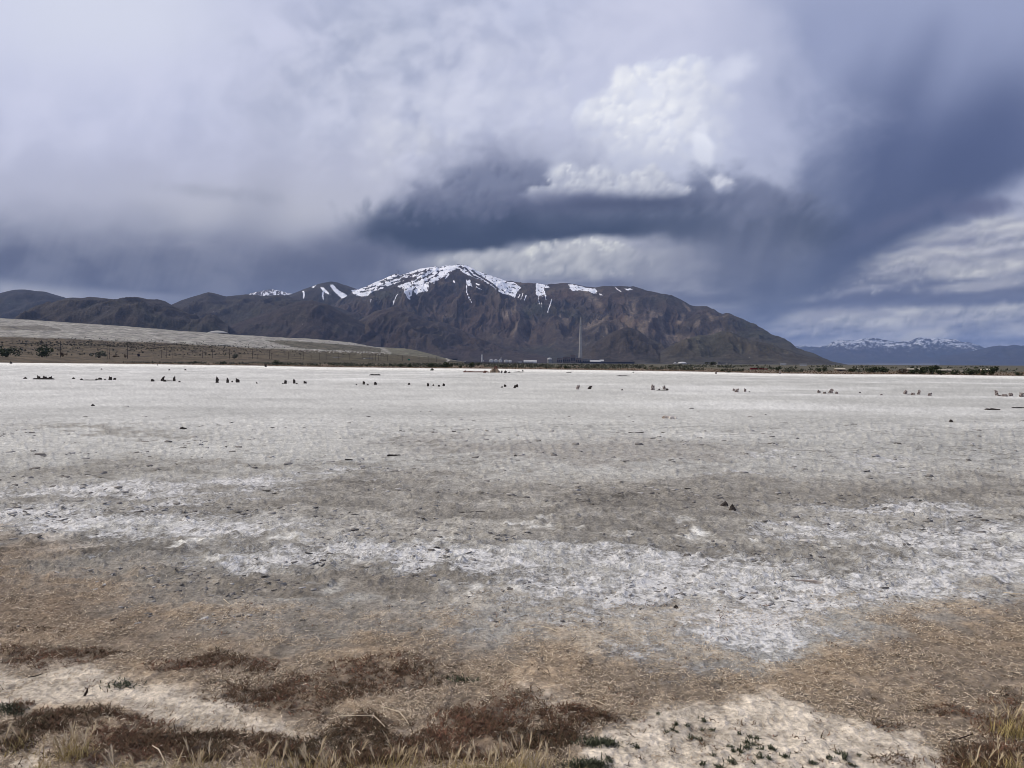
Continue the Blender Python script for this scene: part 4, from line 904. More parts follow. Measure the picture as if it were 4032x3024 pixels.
# ------------------------------------------------------------------ brick ruin on the far playa
def build_ruin():
    br = plain('old_red_brick', (0.155, 0.082, 0.062), 0.95, 0.4, 14.0, rgb2=(0.05, 0.026, 0.02)); st = plain('ruin_stone', (0.30, 0.235, 0.17), 0.95, 0.35, 9.0)
    p = gnd(1950, 1467); D = np.hypot(p[0], p[1]); m = D / FPX
    o = thing('brick_ruin', 'ruined red brick stack on a stone footing by the far shore', 'ruin', None, p)
    r = np.random.RandomState(3)
    V = []; F = []; n = 4; R = 9
    for i in range(R + 1):                                       # ragged tapering stack
        t = i / R; hw = (8.6 - 3.6 * t) * m; lean = -0.5 * m * t
        for sx, sy in ((-1, -1), (1, -1), (1, 1), (-1, 1)):
            V.append((hw * sx * (1 + 0.10 * r.randn()) + lean + 2.4 * m, hw * sy * 0.9 * (1 + 0.08 * r.randn()), (8 + 18 * t) * m + (0.9 * m * r.randn() if i == R else 0)))
    for i in range(R):
        for k in range(4): F.append((i * 4 + k, i * 4 + (k + 1) % 4, i * 4 + 4 + (k + 1) % 4, i * 4 + 4 + k))
    F.append((R * 4, R * 4 + 1, R * 4 + 2, R * 4 + 3))
    link('brick_stack', MB().add(V, F).mesh('brick_stack'), br, o)
    for k, (dx, w, h) in enumerate(((-16, 10, 9), (-9, 12, 16), (-1, 13, 14), (7, 12, 13), (14, 10, 8), (-3, 14, 10))):
        link('footing_stone', stump_mesh(w * m, h * m, 0, 500 + k, 0.15, lump=(k % 2 == 0)), st, o, (dx * m, (-0.6 + 0.3 * (k % 3)) , 0))
    W = beam_mesh(104 * m, 1.6, 4.2 * m, 520, 0.01); q = gnd(1876, 1466)
    thing('wall_remnant', 'low broken brick wall running left from the brick ruin', 'wall', None, q, (0, 0, 0.02), W, br)
    for i, (px, py, w, h, lab) in enumerate([(1830, 1465, 12, 6, 'dark hump at the left end of the broken brick wall'), (1908, 1468, 10, 8, 'broken brick lump just left of the brick ruin'), (1975, 1469, 5, 8, 'narrow dark post just right of the brick ruin'), (1989, 1469, 8, 8, 'dark hooked stump right of the brick ruin'), (2004, 1468, 12, 4, 'low rubble heap between stump and timber right of the ruin')]):
        q = gnd(px, py); thing('rubble', lab, 'rubble', None, q, None, stump_mesh(w * m, h * m, 0.2, 540 + i, 0.2, lump=h < 7), br if i < 2 else W_DARK)
    q = gnd(2040, 1466); thing('fallen_timber', 'dark timber lying right of the brick ruin', 'timber', None, q, (0, 0, 0.05), beam_mesh(38 * m, 0.3, 3 * m, 560), W_DARK)
    q = gnd(2059, 1466); o = thing('post', 'small post with a dark knob on top right of the brick ruin', 'post', None, q, None, stump_mesh(3 * m, 7 * m, 0.1, 570, 0.1), W_DARK)
    link('knob', stump_mesh(6 * m, 3.4 * m, 0, 571, 0.1, lump=True), W_DARK, o, (-0.5 * m, 0, 6.4 * m))
build_ruin()

# ------------------------------------------------------------------ smelter works at the mountain's foot
def build_smelter():
    D = 3600.0
    conc = plain('pale_concrete', (0.30, 0.29, 0.27), 0.9, 0.1, 0.05); white = plain('white_metal', (0.46, 0.46, 0.46), 0.7, 0.10, 0.05); shed = plain('brown_cladding', (0.135, 0.105, 0.092), 0.9, 0.25, 0.06)
    dark = plain('dark_cladding', (0.022, 0.022, 0.03), 0.9, 0.2, 0.05); grey = plain('grey_cladding', (0.18, 0.175, 0.17), 0.9, 0.2, 0.08)
    mpp = D / FPX
    def base(px, dd=0): q = atd(px, HOR, D + dd); return (q[0], q[1], -0.2)
    def zpx(px, py, dd=0): return float(atd(px, py, D + dd)[2])
    a = -math.atan((2285 - 2016) / FPX)
    o = thing('smokestack', 'very tall slender tapering concrete smokestack before the mountain', 'chimney', None, base(2285))
    H = zpx(2285, 1247)
    link('shaft', MB().lathe([(9.5, 0), (8.2, H * 0.2), (6.6, H * 0.45), (5.0, H * 0.7), (3.4, H * 0.985)], 24, cap=False).mesh('shaft', True), conc, o)
    link('rim', MB().lathe([(3.4, H * 0.985), (4.1, H * 0.987), (4.1, H), (2.6, H), (2.6, H * 0.97)], 24, cap=False).mesh('rim'), grey, o)
    link('platform', MB().lathe([(4.5, H * 0.80), (6.2, H * 0.803), (6.2, H * 0.812), (4.5, H * 0.815)], 24, cap=False).mesh('platform'), grey, o)
    def block(name, label, x0, x1, ytop, mat, depth=40, dd=0, roof=0.0, roofm=None, cat='building', wins=0):
        b = base((x0 + x1) / 2, dd); w = (x1 - x0) * mpp; h = max(1.6, zpx((x0 + x1) / 2, ytop, dd) + 0.2)
        o = thing(name, label, cat, None, b, (0, 0, a * ((x0 + x1) / 2 - 2016) / 269))
        link('wall', MB().box(-w / 2, w / 2, 0, depth, 0, h * (1 - roof)).mesh('wall'), mat, o)
        rm = roofm or mat
        if roof: link('roof', MB().gable(-w / 2 - .4, w / 2 + .4, -.4, depth + .4, h * (1 - roof) + 0.02, h).mesh('roof'), rm, o)
        else: link('roof', MB().box(-w / 2 - .3, w / 2 + .3, -.3, depth + .3, h + 0.02, h + 0.7).mesh('roof'), rm, o)
        for k in range(wins):
            xx = -w / 2 + w * (k + 0.5) / wins
            link('louvre', MB().box(xx - w / wins * 0.3, xx + w / wins * 0.3, -0.5, -0.02, h * 0.3, h * 0.62).mesh('louvre'), dark, o)
        return o
    block('furnace_building', 'tall brown furnace building just left of the tall smokestack', 2246, 2266, 1397, shed, wins=3)
    block('plant_building', 'brown plant building left of the furnace building', 2216, 2245, 1406, shed, dd=20, wins=4)
    block('plant_building', 'low brown plant building at the left end of the smelter', 2193, 2214, 1409, shed, dd=10, wins=3)
    block('plant_building', 'brown block at the foot of the tall smokestack', 2267, 2289, 1409, shed, dd=-60, wins=3)
    block('plant_building', 'greyish plant building just right of the tall smokestack', 2294, 2322, 1414, grey, dd=-20, wins=4)
    block('conveyor_shed', 'long pale roofed shed right of the tall smokestack', 2323, 2364, 1418, grey, 20, dd=-30, roof=0.45, roofm=white)
    block('conveyor_shed', 'small pale roofed shed at the end of the long pale shed', 2361, 2377, 1416, grey, 20, dd=30, roof=0.4, roofm=white)
    block('long_shed', 'very long dark low shed in front of the smelter', 2291, 2484, 1425, dark, 30, dd=-400)
    block('white_hall', 'long white roofed hall left of the white dome', 2062, 2113, 1417.5, white, 30, roof=0.5, roofm=white)
    block('white_hall', 'small white shed below the long white roofed hall, left one', 2039, 2053, 1424, white, 16, dd=-300)
    block('white_hall', 'small white shed below the long white roofed hall, right one', 2067, 2082, 1424, white, 16, dd=-300)
    block('white_hall', 'small pale shed left of the white tower', 1816, 1834, 1424, white, 16, dd=-200)
    block('dark_hall', 'dark low building at the toe of the pale embankment', 1780, 1798, 1413, dark, 20, dd=-900)
    # dome
    def dome(px, ytop, wpx, label, dd=0):
        b = base(px, dd); h = zpx(px, ytop, dd); R = wpx * mpp / 2
        o = thing('storage_dome', label, 'dome', None, b)
        z1 = max(2.0, h - R * 0.75)
        link('ring_wall', MB().lathe([(R, 0), (R, z1)], 24, cap=False).mesh('ring_wall'), grey, o)
        link('shell', MB().lathe([(R * math.cos(t), z1 + (h - z1) * math.sin(t)) for t in np.linspace(0, 1.5, 9)], 24).mesh('shell', True), white, o)
    dome(2164, 1408, 20, 'white storage dome left of the smelter')
    dome(2686, 1424, 21, 'white storage dome far right of the smelter', -1500)
    dome(2658, 1427, 8, 'tiny white dome beside the right storage dome', -1500)
    # white tower and tanks
    o = thing('white_tower', 'slim white tower standing left of the white tanks', 'tower', None, base(1898))
    h = zpx(1898, 1396)
    link('shaft', MB().lathe([(3.4, 0), (3.0, h * 0.9), (3.3, h * 0.9), (3.3, h)], 12).mesh('shaft'), white, o)
    link('side_column', MB().lathe([(2.2, 0), (1.8, h * 0.34)], 10, cx=7.5).mesh('side_column'), white, o)
    for k, (x0, x1, yt, lab) in enumerate([(1925, 1943, 1415, 'leftmost'), (1945, 1960, 1415, 'second from the left'), (1963, 1977, 1415, 'middle one, under the thin pipes'), (1984, 2001, 1416, 'second from the right'), (2002, 2015, 1417, 'rightmost')]):
        px = (x0 + x1) / 2; h = zpx(px, yt); R = (x1 - x0) * mpp / 2
        o = thing('storage_tank', f'round white storage tank at the smelter, {lab} of five', 'tank', 'white storage tanks', base(px, 6 * (k % 2)))
        link('wall', MB().lathe([(R, 0), (R, h * 0.8)], 20, cap=False).mesh('wall', True), white, o)
        link('roof', MB().lathe([(R * 1.03, h * 0.8), (R * 0.55, h * 0.95), (0.3, h)], 20).mesh('roof'), white, o)
        if k == 2:
            for dx in (0.0, 4.2): link('pipe', MB().lathe([(0.9, 0), (0.9, h * 1.5 + dx)], 8, cx=dx, cy=-R - 1.2).mesh('pipe'), white, o)
    # beige plant on the right
    def plant2():
        dd = -1600; b = base(2846, dd); m2 = (D + dd) / FPX
        o = thing('beige_plant', 'pale beige works with two short towers beside dark trees', 'building', None, b)
        def part(nm, x0, x1, yt, dep=12): link(nm, MB().box((x0 - 2846) * m2, (x1 - 2846) * m2, 0, dep, 0, zpx(2846, yt, dd)).mesh(nm), grey, o)
        part('tower', 2826, 2834, 1424); part('tower', 2836, 2842, 1427, 10); part('hall', 2842.5, 2872, 1431); part('tower', 2864, 2868, 1428, 16)
    plant2()
    block('white_cabin', 'tiny white cabin on the plain right of the beige plant', 3080, 3087, 1433, white, 4, dd=-2400)
    block('white_cabin', 'tiny white cabin below the craggy foothill slope', 3160, 3166, 1434.5, white, 4, dd=-2700)
build_smelter()

# ------------------------------------------------------------------ radio masts, highway, trucks, poles, signs
def build_roadside():
    steel = plain('galvanised_steel', (0.10, 0.10, 0.11), 0.6, 0.1, 0.5); wood = plain('pole_wood', (0.045, 0.036, 0.032), 0.9, 0.2, 1.0)
    for k, (px, yt, yb, lab) in enumerate([(1563, 1059, 1078, 'taller thin radio mast on the snowy shoulder of the mountain'), (1569, 1065, 1080, 'shorter thin radio mast on the snowy shoulder of the mountain')]):
        q = atd(px, yb, 7900.0); h = (yb - yt) * 7900 / FPX
        o = thing('radio_mast', lab, 'mast', 'radio masts on the summit shoulder', q)
        link('lattice', MB().bar((0, 0, -8), (0, 0, h), 2.3, 1.3, 3).mesh('lattice'), steel, o)
        link('antenna', MB().box(-3, 3, -1, 1, h * 0.62, h * 0.72).mesh('antenna'), steel, o)
    # highway embankment along the foot of the tailings
    rd = [(300, 1410.5, 900), (700, 1412.5, 930), (1000, 1416, 980), (1300, 1419, 1040), (1500, 1421, 1080), (1830, 1425, 1150), (2100, 1428, 1300)]
    xs = np.arange(300, 2101, 20.0); yy = curve([(a, b) for a, b, c in rd])(xs); dd = curve([(a, c) for a, b, c in rd])(xs)
    T = atd(xs, yy, dd); nrm = ray(xs, np.full(xs.shape, HOR)); nrm[:, 2] = 0; nrm /= np.linalg.norm(nrm, axis=1)[:, None]
    prof = [(-9, -2.6), (-5, 0), (9, 0), (13, -2.6)]
    V = np.stack([T + nrm * a + np.array([0, 0, b]) for a, b in prof], 0).reshape(-1, 3)
    asph = plain('asphalt_shoulder', (0.055, 0.052, 0.05), 0.9, 0.2, 0.3)
    link('highway', mesh_np('highway', V, grid_faces(4, len(xs))), asph, kind='structure', label='raised highway along the foot of the tailings')
    g = MB()
    rail = thing('guardrail', 'thin dark guardrail along the highway under the brown slope', 'guardrail')
    for k in range(len(xs) - 1):
        a = T[k] - nrm[k] * 4.6; b = T[k + 1] - nrm[k + 1] * 4.6
        g.bar((*a[:2], a[2] + 0.75), (*b[:2], b[2] + 0.75), 0.22, None, 4)
    link('rail', g.mesh('rail'), steel, rail)
    gp = MB()
    for k in range(0, len(xs)): 
        a = T[k] - nrm[k] * 4.5; gp.box(a[0] - .12, a[0] + .12, a[1] - .12, a[1] + .12, a[2] - .1, a[2] + .9)
    link('rail_posts', gp.mesh('rail_posts'), steel, rail, kind='stuff')
    tyre = plain('tyre_rubber', (0.02, 0.02, 0.02)); 
    def road_at(px): i = np.interp(px, xs, np.arange(len(xs))); k = int(i); f = i - k; return T[k] * (1 - f) + T[min(k + 1, len(T) - 1)] * f, nrm[k]
    def truck(px, label, L, flip, boxm, cabm, dark):
        q, nn = road_at(px); o = thing('truck', label, 'truck', 'trucks on the highway', q, (0, 0, math.atan2(-nn[0], nn[1])))
        s = -1 if flip else 1
        link('trailer', MB().box(*sorted((-L / 2 * s, (L / 2 - 2.9) * s)), -1.25, 1.25, 1.0, 3.9).mesh('trailer'), boxm, o)
        cab = link('cab', MB().box(*sorted(((L / 2 - 2.6) * s, (L / 2) * s)), -1.2, 1.2, 0.7, 3.4).mesh('cab'), cabm, o)
        link('windscreen', MB().box(*sorted(((L / 2) * s, (L / 2 + .06) * s)), -1.0, 1.0, 2.0, 3.0).mesh('windscreen'), dark, cab)
        for xx in (-L / 2 + 1.2, -L / 2 + 2.4, L / 2 - 4.0, L / 2 - 1.2):
            link('wheel', MB().bar((xx * s, -1.28, 0.5), (xx * s, 1.28, 0.5), 0.5, None, 10).mesh('wheel'), tyre, o)
    grey = plain('grey_paint', (0.30, 0.30, 0.32), 0.6, 0.05, 0.3); tan = plain('tan_paint', (0.23, 0.21, 0.18), 0.6, 0.05, 0.3); white = plain('white_paint', (0.78, 0.78, 0.77), 0.5, 0.04, 0.3); dark = plain('dark_glass', (0.02, 0.02, 0.03), 0.3, 0.1, 1.0)
    truck(1330, 'grey box truck with a dark cab on the highway', 13.0, False, grey, dark, dark)
    truck(1449, 'tan truck with a white cab on the highway', 12.5, True, tan, white, dark)
    q, nn = road_at(1544)
    o = thing('car', 'small pale car on the highway right of the trucks', 'car', None, q, (0, 0, math.atan2(-nn[0], nn[1])))
    link('body', MB().box(-1.9, 1.9, -.85, .85, .35, .95).mesh('body'), white, o); link('cabin', MB().box(-1.2, .9, -.75, .75, .96, 1.5).mesh('cabin'), dark, o)
    for xx in (-1.2, 1.2): link('wheel', MB().bar((xx, -.9, .33), (xx, .9, .33), .33, None, 10).mesh('wheel'), tyre, o)
    q, nn = road_at(1610)
    o = thing('road_sign', 'green highway sign beside the road at the toe of the slope', 'sign', None, q - nn * 7, (0, 0, math.atan2(-nn[0], nn[1])))
    green = plain('sign_green', (0.012, 0.13, 0.085), 0.5, 0.06, 1.0)
    link('panel', MB().box(-1.5, 1.5, -.08, .08, 0.6, 3.2).mesh('panel'), green, o)
    for xx in (-1.0, 1.0): link('post', MB().box(xx - .09, xx + .09, .09, .24, -2.4, 3.0).mesh('post'), steel, o)
    # black tilted board on the left
    q = atd(547, 1404, 720.0)
    o = thing('notice_board', 'black tilted board standing before the brown slope on the left', 'sign', None, q, (0, math.radians(-12), 0))
    link('panel', MB().box(-1.0, 1.0, -.06, .06, .2, 2.5).mesh('panel'), dark, o)
    for xx in (-.7, .7): link('post', MB().box(xx - .07, xx + .07, .07, .2, -.8, 2.2).mesh('post'), wood, o)
    # power poles
    P = [(163, 1347, 1402), (183, 1361, 1402), (238, 1349, 1403), (422, 1362, 1409), (430, 1360, 1409), (502, 1355, 1408), (635, 1379, 1409), (657, 1377, 1409), (681, 1389, 1410), (721, 1370, 1411), (798, 1384, 1412), (836, 1374, 1413), (904, 1374, 1414), (941, 1384, 1415), (949, 1376, 1415), (994, 1374, 1416), (1015, 1394, 1416), (1061, 1378, 1416), (1070, 1390, 1417), (1137, 1384, 1417), (1182, 1390, 1418), (1196, 1384, 1418), (1225, 1398, 1418), (1259, 1390, 1419), (1284, 1384, 1419), (1332, 1390, 1420), (1375, 1393, 1420), (1426, 1390, 1421), (1456, 1392, 1421), (1468, 1390, 1421), (1478, 1392, 1421), (1490, 1391, 1421), (1500, 1392, 1422), (1526, 1398, 1422), (1567, 1396, 1423), (1585, 1398, 1423), (1650, 1399, 1424), (1686, 1402, 1424), (1718, 1404, 1425)]
    for i, (px, yt, yb) in enumerate(P):
        d = float(np.interp(px, [150, 700, 1720], [720, 860, 1060])); q = atd(px, yb, d); h = (yb - yt) * d / FPX
        o = thing('power_pole', f'dark wooden power pole, {ordw(i + 1)} from the left along the highway', 'power pole', 'power poles along the highway', (q[0], q[1], q[2] - 0.4))
        link('pole', MB().bar((0, 0, -0.5), (0, 0, h), 0.26, 0.17, 6).mesh('pole'), wood, o)
        if h > 6: link('crossarm', MB().box(-1.3, 1.3, -.09, .09, h * 0.91, h * 0.91 + 0.22).mesh('crossarm'), wood, o)
    # red bins and pale sheds on the right
    red = plain('red_paint', (0.16, 0.018, 0.022), 0.6, 0.2, 0.6)
    q = gnd(2990, 1456); m = np.hypot(q[0], q[1]) / FPX
    o = thing('red_bin', 'long low dark red metal bin in the brush at right', 'bin', None, q)
    link('body', MB().box(-31 * m, 16 * m, 0, 1.2, 0.06, 6 * m).mesh('body'), red, o); link('end_section', MB().box(16.5 * m, 32 * m, 0.2, 1.1, 0.06, 5 * m).mesh('end_section'), red, o); link('lid_rim', MB().box(-32 * m, 17 * m, -.06, 1.26, 6 * m + .01, 6.6 * m).mesh('lid_rim'), plain('dark_red', (0.09, .012, .015)), o)
    pale = plain('pale_roof', (0.52, 0.47, 0.38), 0.8, 0.1, 1.0); shade = plain('brown_boards', (0.13, 0.10, 0.08), 0.9, 0.2, 2.0)
    for k, (px, py, w, h, lab) in enumerate([(3312, 1461, 36, 10, 'flat pale shelter roof where the mountain meets the plain'), (3602, 1461, 44, 9, 'pale low shed behind the bushes left of the tall dark bush'), (3724, 1464, 46, 8, 'pale grey low shed between dark bushes at right'), (3785, 1466, 26, 5, 'short reddish low shed right of the pale grey shed'), (3845, 1467, 24, 5, 'small low shed just right of the round dark bush'), (3887, 1464, 28, 10, 'pale roofed shed behind the large bush near the right edge'), (3375, 1459, 12, 8, 'small pale hut between bushes right of the mountain toe')]):
        q = gnd(px, py); m = np.hypot(q[0], q[1]) / FPX
        o = thing('low_shed', lab, 'shed', 'low sheds in the shoreline brush', q)
        link('wall', MB().box(-w * m / 2 * .9, w * m / 2 * .9, 0, 1.6, -.05, h * m * .62).mesh('wall'), red if 'reddish' in lab else shade, o)
        link('roof', MB().gable(-w * m / 2, w * m / 2, -.2, 1.8, h * m * .62 + .01, h * m).mesh('roof'), pale, o)
        link('doorway', MB().box(-.15 * w * m, .05 * w * m, -.03, -.005, 0, h * m * .5).mesh('doorway'), dark, o)
build_roadside()

# ------------------------------------------------------------------ brush along the shore
def leaf_cloud(n, seed, rx=1.0, rz=1.0, leaf=0.12, lobes=7):
    """many small leaf-sized faces spread through a lumpy crown"""
    r = np.random.RandomState(seed)
    L = r.randn(lobes, 3) * np.array([0.42, 0.42, 0.22]) + np.array([0, 0, 0.52]); R = 0.26 + 0.22 * r.rand(lobes)
    k = r.randint(0, lobes, n)
    d = r.randn(n, 3); d /= np.linalg.norm(d, axis=1)[:, None]
    c = L[k] + d * (R[k] * (0.55 + 0.5 * r.rand(n) ** 0.5))[:, None]
    c[:, 2] = np.abs(c[:, 2]) + 0.03
    a = r.randn(n, 3); a /= np.linalg.norm(a, axis=1)[:, None]
    b = np.cross(a, r.randn(n, 3)); b /= np.linalg.norm(b, axis=1)[:, None]
    s = leaf * (0.6 + 0.9 * r.rand(n))[:, None]
    V = np.stack([c - a * s, c + b * s * 0.5, c + a * s, c - b * s * 0.5], 1) * np.array([rx, rx, rz])
    return V.reshape(-1, 3), np.arange(4 * n).reshape(n, 4)
def foliage_mat(name, a, b):
    m, t, bs = new_mat(name, 0.8, 0.2)
    tc = t.nodes.new('ShaderNodeTexCoord'); n = noise(t, tc.outputs['Object'], 2.2, 4, 0.7)
    oi = t.nodes.new('ShaderNodeObjectInfo')
    c = mixc(t, n.step(0.3, 0.7), a, b)
    c = mixc(t, S(t, oi.outputs['Random']).step(0, 1, 0.0, 0.45, 'LINEAR'), c, tuple(0.55 * x for x in b))
    t.links.new(c, bs.inputs['Base Color'])
    return m
F_DARK = foliage_mat('dark_green_leaves', (0.018, 0.026, 0.012), (0.060, 0.075, 0.035))
F_SAGE = foliage_mat('sage_leaves', (0.050, 0.054, 0.038), (0.125, 0.130, 0.092))
F_BROWN = foliage_mat('brown_leaves', (0.05, 0.036, 0.024), (0.12, 0.085, 0.06))
BARK = plain('bush_bark', (0.05, 0.04, 0.032))
def build_bushes():
    fol = {}
    for v in range(5):
        V, F = leaf_cloud(420, 600 + v); fol[v] = mesh_np('foliage', V, F)
    st = MB()
    for k in range(7):
        a = k * 0.9; st.bar((0.05 * math.cos(a), 0.05 * math.sin(a), -0.08), (0.42 * math.cos(a), 0.42 * math.sin(a), 0.55), 0.035, 0.012, 5)
    stem = st.mesh('stems')
    B = [(25, 1402, 62, 30, 0, 'large grey-green bush at the far left edge', 640), (166, 1403, 46, 30, 0, 'round grey-green bush at the foot of the left power poles', 640), (246, 1403, 18, 12, 2, 'small brown bush right of the round grey-green bush', 640), (389, 1407, 38, 20, 1, 'wide sage bush on the left shore', 660), (452, 1406, 18, 6, 2, 'low brown bush right of the wide sage bush', 660), (494, 1407, 12, 9, 2, 'small brown bush under a power pole', 660), (922, 1411, 22, 15, 1, 'pale sage bush beside the highway', 700),
         (769, 1431, 14, 8, 0, 'small dark bush on the shore under the power poles', None), (879, 1435, 16, 11, 0, 'dark bush on the shore left of the rust-brown post', None), (1085, 1437, 34, 16, 0, 'broad dark green bush right of the rust-brown post', None), (1135, 1437, 20, 8, 0, 'low green bush right of the broad dark green bush', None), (1610, 1446, 20, 14, 0, 'dark bush under the green highway sign', None), (1575, 1446, 24, 12, 0, 'green bush left of the one under the highway sign', None), (1700, 1447, 40, 16, 0, 'wide green bush left of the brick ruin', None), (1752, 1447, 46, 20, 0, 'tallest green bush in the cluster left of the brick ruin', None), (1812, 1448, 14, 10, 0, 'small dark bush between two larger ones left of the ruin', None), (1852, 1447, 30, 18, 0, 'dark green bush nearest the brick ruin on its left', None),
         (1880, 1440, 22, 12, 1, 'sage bush just behind the dark one by the ruin', None), (2228, 1453, 20, 14, 0, 'dark bush on the shore below the white dome', None), (1700, 1459, 14, 8, 0, 'small dark bush right of the long dark shed', None), (2842, 1462, 14, 9, 0, 'dark bush below the beige plant', None), (2868, 1467, 16, 6, 0, 'low dark bush at the shore right of the beige plant', None), (3060, 1460, 20, 15, 0, 'round dark bush right of the red bin', None), (3222, 1464, 20, 14, 0, 'left dark bush of a pair below the mountain toe', None), (3247, 1463, 18, 17, 0, 'right dark bush of a pair below the mountain toe', None), (3349, 1465, 22, 14, 0, 'dark bush right of the flat pale shelter', None), (3368, 1463, 18, 14, 1, 'sage bush right of the flat pale shelter', None),
         (3428, 1467, 36, 17, 0, 'left part of the long dark thicket right of the mountain toe', None), (3472, 1466, 44, 18, 0, 'right part of the long dark thicket right of the mountain toe', None), (3553, 1471, 34, 16, 2, 'brown bush left of the tall dark bush', None), (3591, 1472, 26, 16, 0, 'dark bush right of the brown bush', None), (3627, 1472, 34, 20, 0, 'dark bush just left of the tall dark bush', None), (3664, 1473, 38, 28, 0, 'tall dark bush at right above the white shore', None), (3698, 1474, 32, 16, 0, 'dark bush just right of the tall dark bush', None), (3761, 1475, 26, 16, 0, 'lone dark bush between low sheds', None), (3820, 1476, 36, 24, 0, 'large round dark bush near the right', None), (3871, 1476, 28, 14, 0, 'dark bush left of the last big bush', None), (3902, 1476, 36, 26, 0, 'last big dark bush near the right edge', None), (4008, 1479, 18, 12, 0, 'small dark bush at the right edge', None),
         (3592, 1452, 12, 10, 0, 'dark bush peeking above the sheds at right', None), (3650, 1452, 16, 9, 0, 'small bush crown behind the tall dark bush', None), (2805, 1436, 40, 10, 0, 'row of dark trees beside the beige plant', 900), (2255, 1440, 20, 8, 1, 'sage bush below the smokestack', None)]
    for i, (px, py, w, h, kind, lab, d) in enumerate(B):
        q = gnd(px, py) if d is None else atd(px, py, float(d)); m = np.hypot(q[0], q[1]) / FPX
        o = thing('bush', lab, 'bush', 'bushes along the shore', (q[0], q[1], q[2] - 0.02), (0, 0, i * 1.3))
        o.scale = (w * m * 0.62, w * m * 0.62, h * m * 0.98)
        link('foliage', fol[i % 5], None, o)
        fo = o.children[0]
        fo.material_slots or fol[i % 5].materials.append(F_DARK)
        fo.material_slots[0].link = 'OBJECT'; fo.material_slots[0].material = (F_DARK, F_SAGE, F_BROWN)[kind]
        link('stems', stem, BARK, o)
    # uncountable low brush between shore and highway, and on the brown slope
    r = np.random.RandomState(11)
    def brush(name, P, size, mats, seed, label, per=9, leaf=0.42):
        V, F = leaf_cloud(per, seed, 1, 0.8, leaf, 3); n = len(P)
        a = np.random.RandomState(seed).rand(n) * 6.28; c, s = np.cos(a), np.sin(a)
        W = np.empty((n, len(V), 3)); j = 1 + 0.25 * np.random.RandomState(seed + 1).randn(n, len(V), 1)
        W[..., 0] = V[:, 0] * c[:, None] - V[:, 1] * s[:, None]; W[..., 1] = V[:, 0] * s[:, None] + V[:, 1] * c[:, None]; W[..., 2] = V[:, 2]
        W = W * size[:, None, None] * j + P[:, None, :]
        FF = (F[None] + (np.arange(n) * len(V))[:, None, None]).reshape(-1, 4)
        me = mesh_np(name, W.reshape(-1, 3), FF)
        attr_f(me, 'tone', np.repeat(np.random.RandomState(seed + 2).rand(n), len(V)))
        m, t, b = new_mat(name + '_leaves', 0.85, 0.15)
        tn = attr(t, 'tone')
        t.links.new(mixc(t, tn, mats[0], mats[1]), b.inputs['Base Color'])
        link(name, me, m, kind='stuff', label=label)
    N = 9000
    px = r.rand(N) * 4500 - 240; sy = SHORE(px)
    u = r.rand(N)
    top = np.interp(px, [0, 900, 1400, 2000, 4032], [1419, 1420, 1427, 1433, 1446])
    py = sy - 4 - (sy - 4 - top) * u
    clump = fbm(px / 120, py / 9, 3, 601)
    keep = (clump > np.interp(px, [0, 2400, 3000, 4032], [-0.18, -0.15, 0.12, 0.22])) & (py > HOR + 0.5 + (px - 2016) * 0.00524)
    px, py = px[keep], py[keep]
    P = gnd(px, py); P[:, 2] = -0.02
    d = np.hypot(P[:, 0], P[:, 1]); sz = (0.30 + 0.35 * r.rand(len(P))) * np.clip(d / 240, 0.55, 1.7)
    brush('sagebrush', P, sz, ((0.040, 0.044, 0.028), (0.130, 0.132, 0.095)), 610, 'grey-green sagebrush belt along the far shore')
    # dry grass tufts nearest the shore
    N = 5000; px = r.rand(N) * 4500 - 240; sy = SHORE(px); py = sy - 1.0 - r.rand(N) ** 1.5 * 14
    P = gnd(px, py); P[:, 2] = -0.02; d = np.hypot(P[:, 0], P[:, 1])
    brush('dry_shore_grass', P, (0.14 + 0.16 * r.rand(N)) * np.clip(d / 200, 0.7, 2), ((0.10, 0.065, 0.042), (0.22, 0.165, 0.105)), 620, 'dry brown grass fringe along the far shore')
    TP, tx, ty = TAIL
    bandc = np.interp(tx, [0, 250, 330, 450, 700, 1000], [1366, 1362, 1352, 1356, 1370, 1380])
    wgt = np.exp(-((ty - bandc) / 14.0) ** 2) * sstep(1150, 700, tx) + 0.10 * ((ty > 1345) & (ty < 1402))
    wgt = wgt * ((tx > -50) & (tx < 1500))
    wgt = (wgt / wgt.sum()).ravel()
    idx = r.choice(len(wgt), 1700, p=wgt)
    P = TP.reshape(-1, 3)[idx] + np.stack([r.randn(1700) * 3, r.randn(1700) * 6, np.zeros(1700)], 1)
    brush('slope_scrub', P, 1.1 + 1.1 * r.rand(1700), ((0.030, 0.030, 0.022), (0.10, 0.095, 0.070)), 630, 'scattered dark scrub on the brown tailings slope', per=8)
build_bushes()

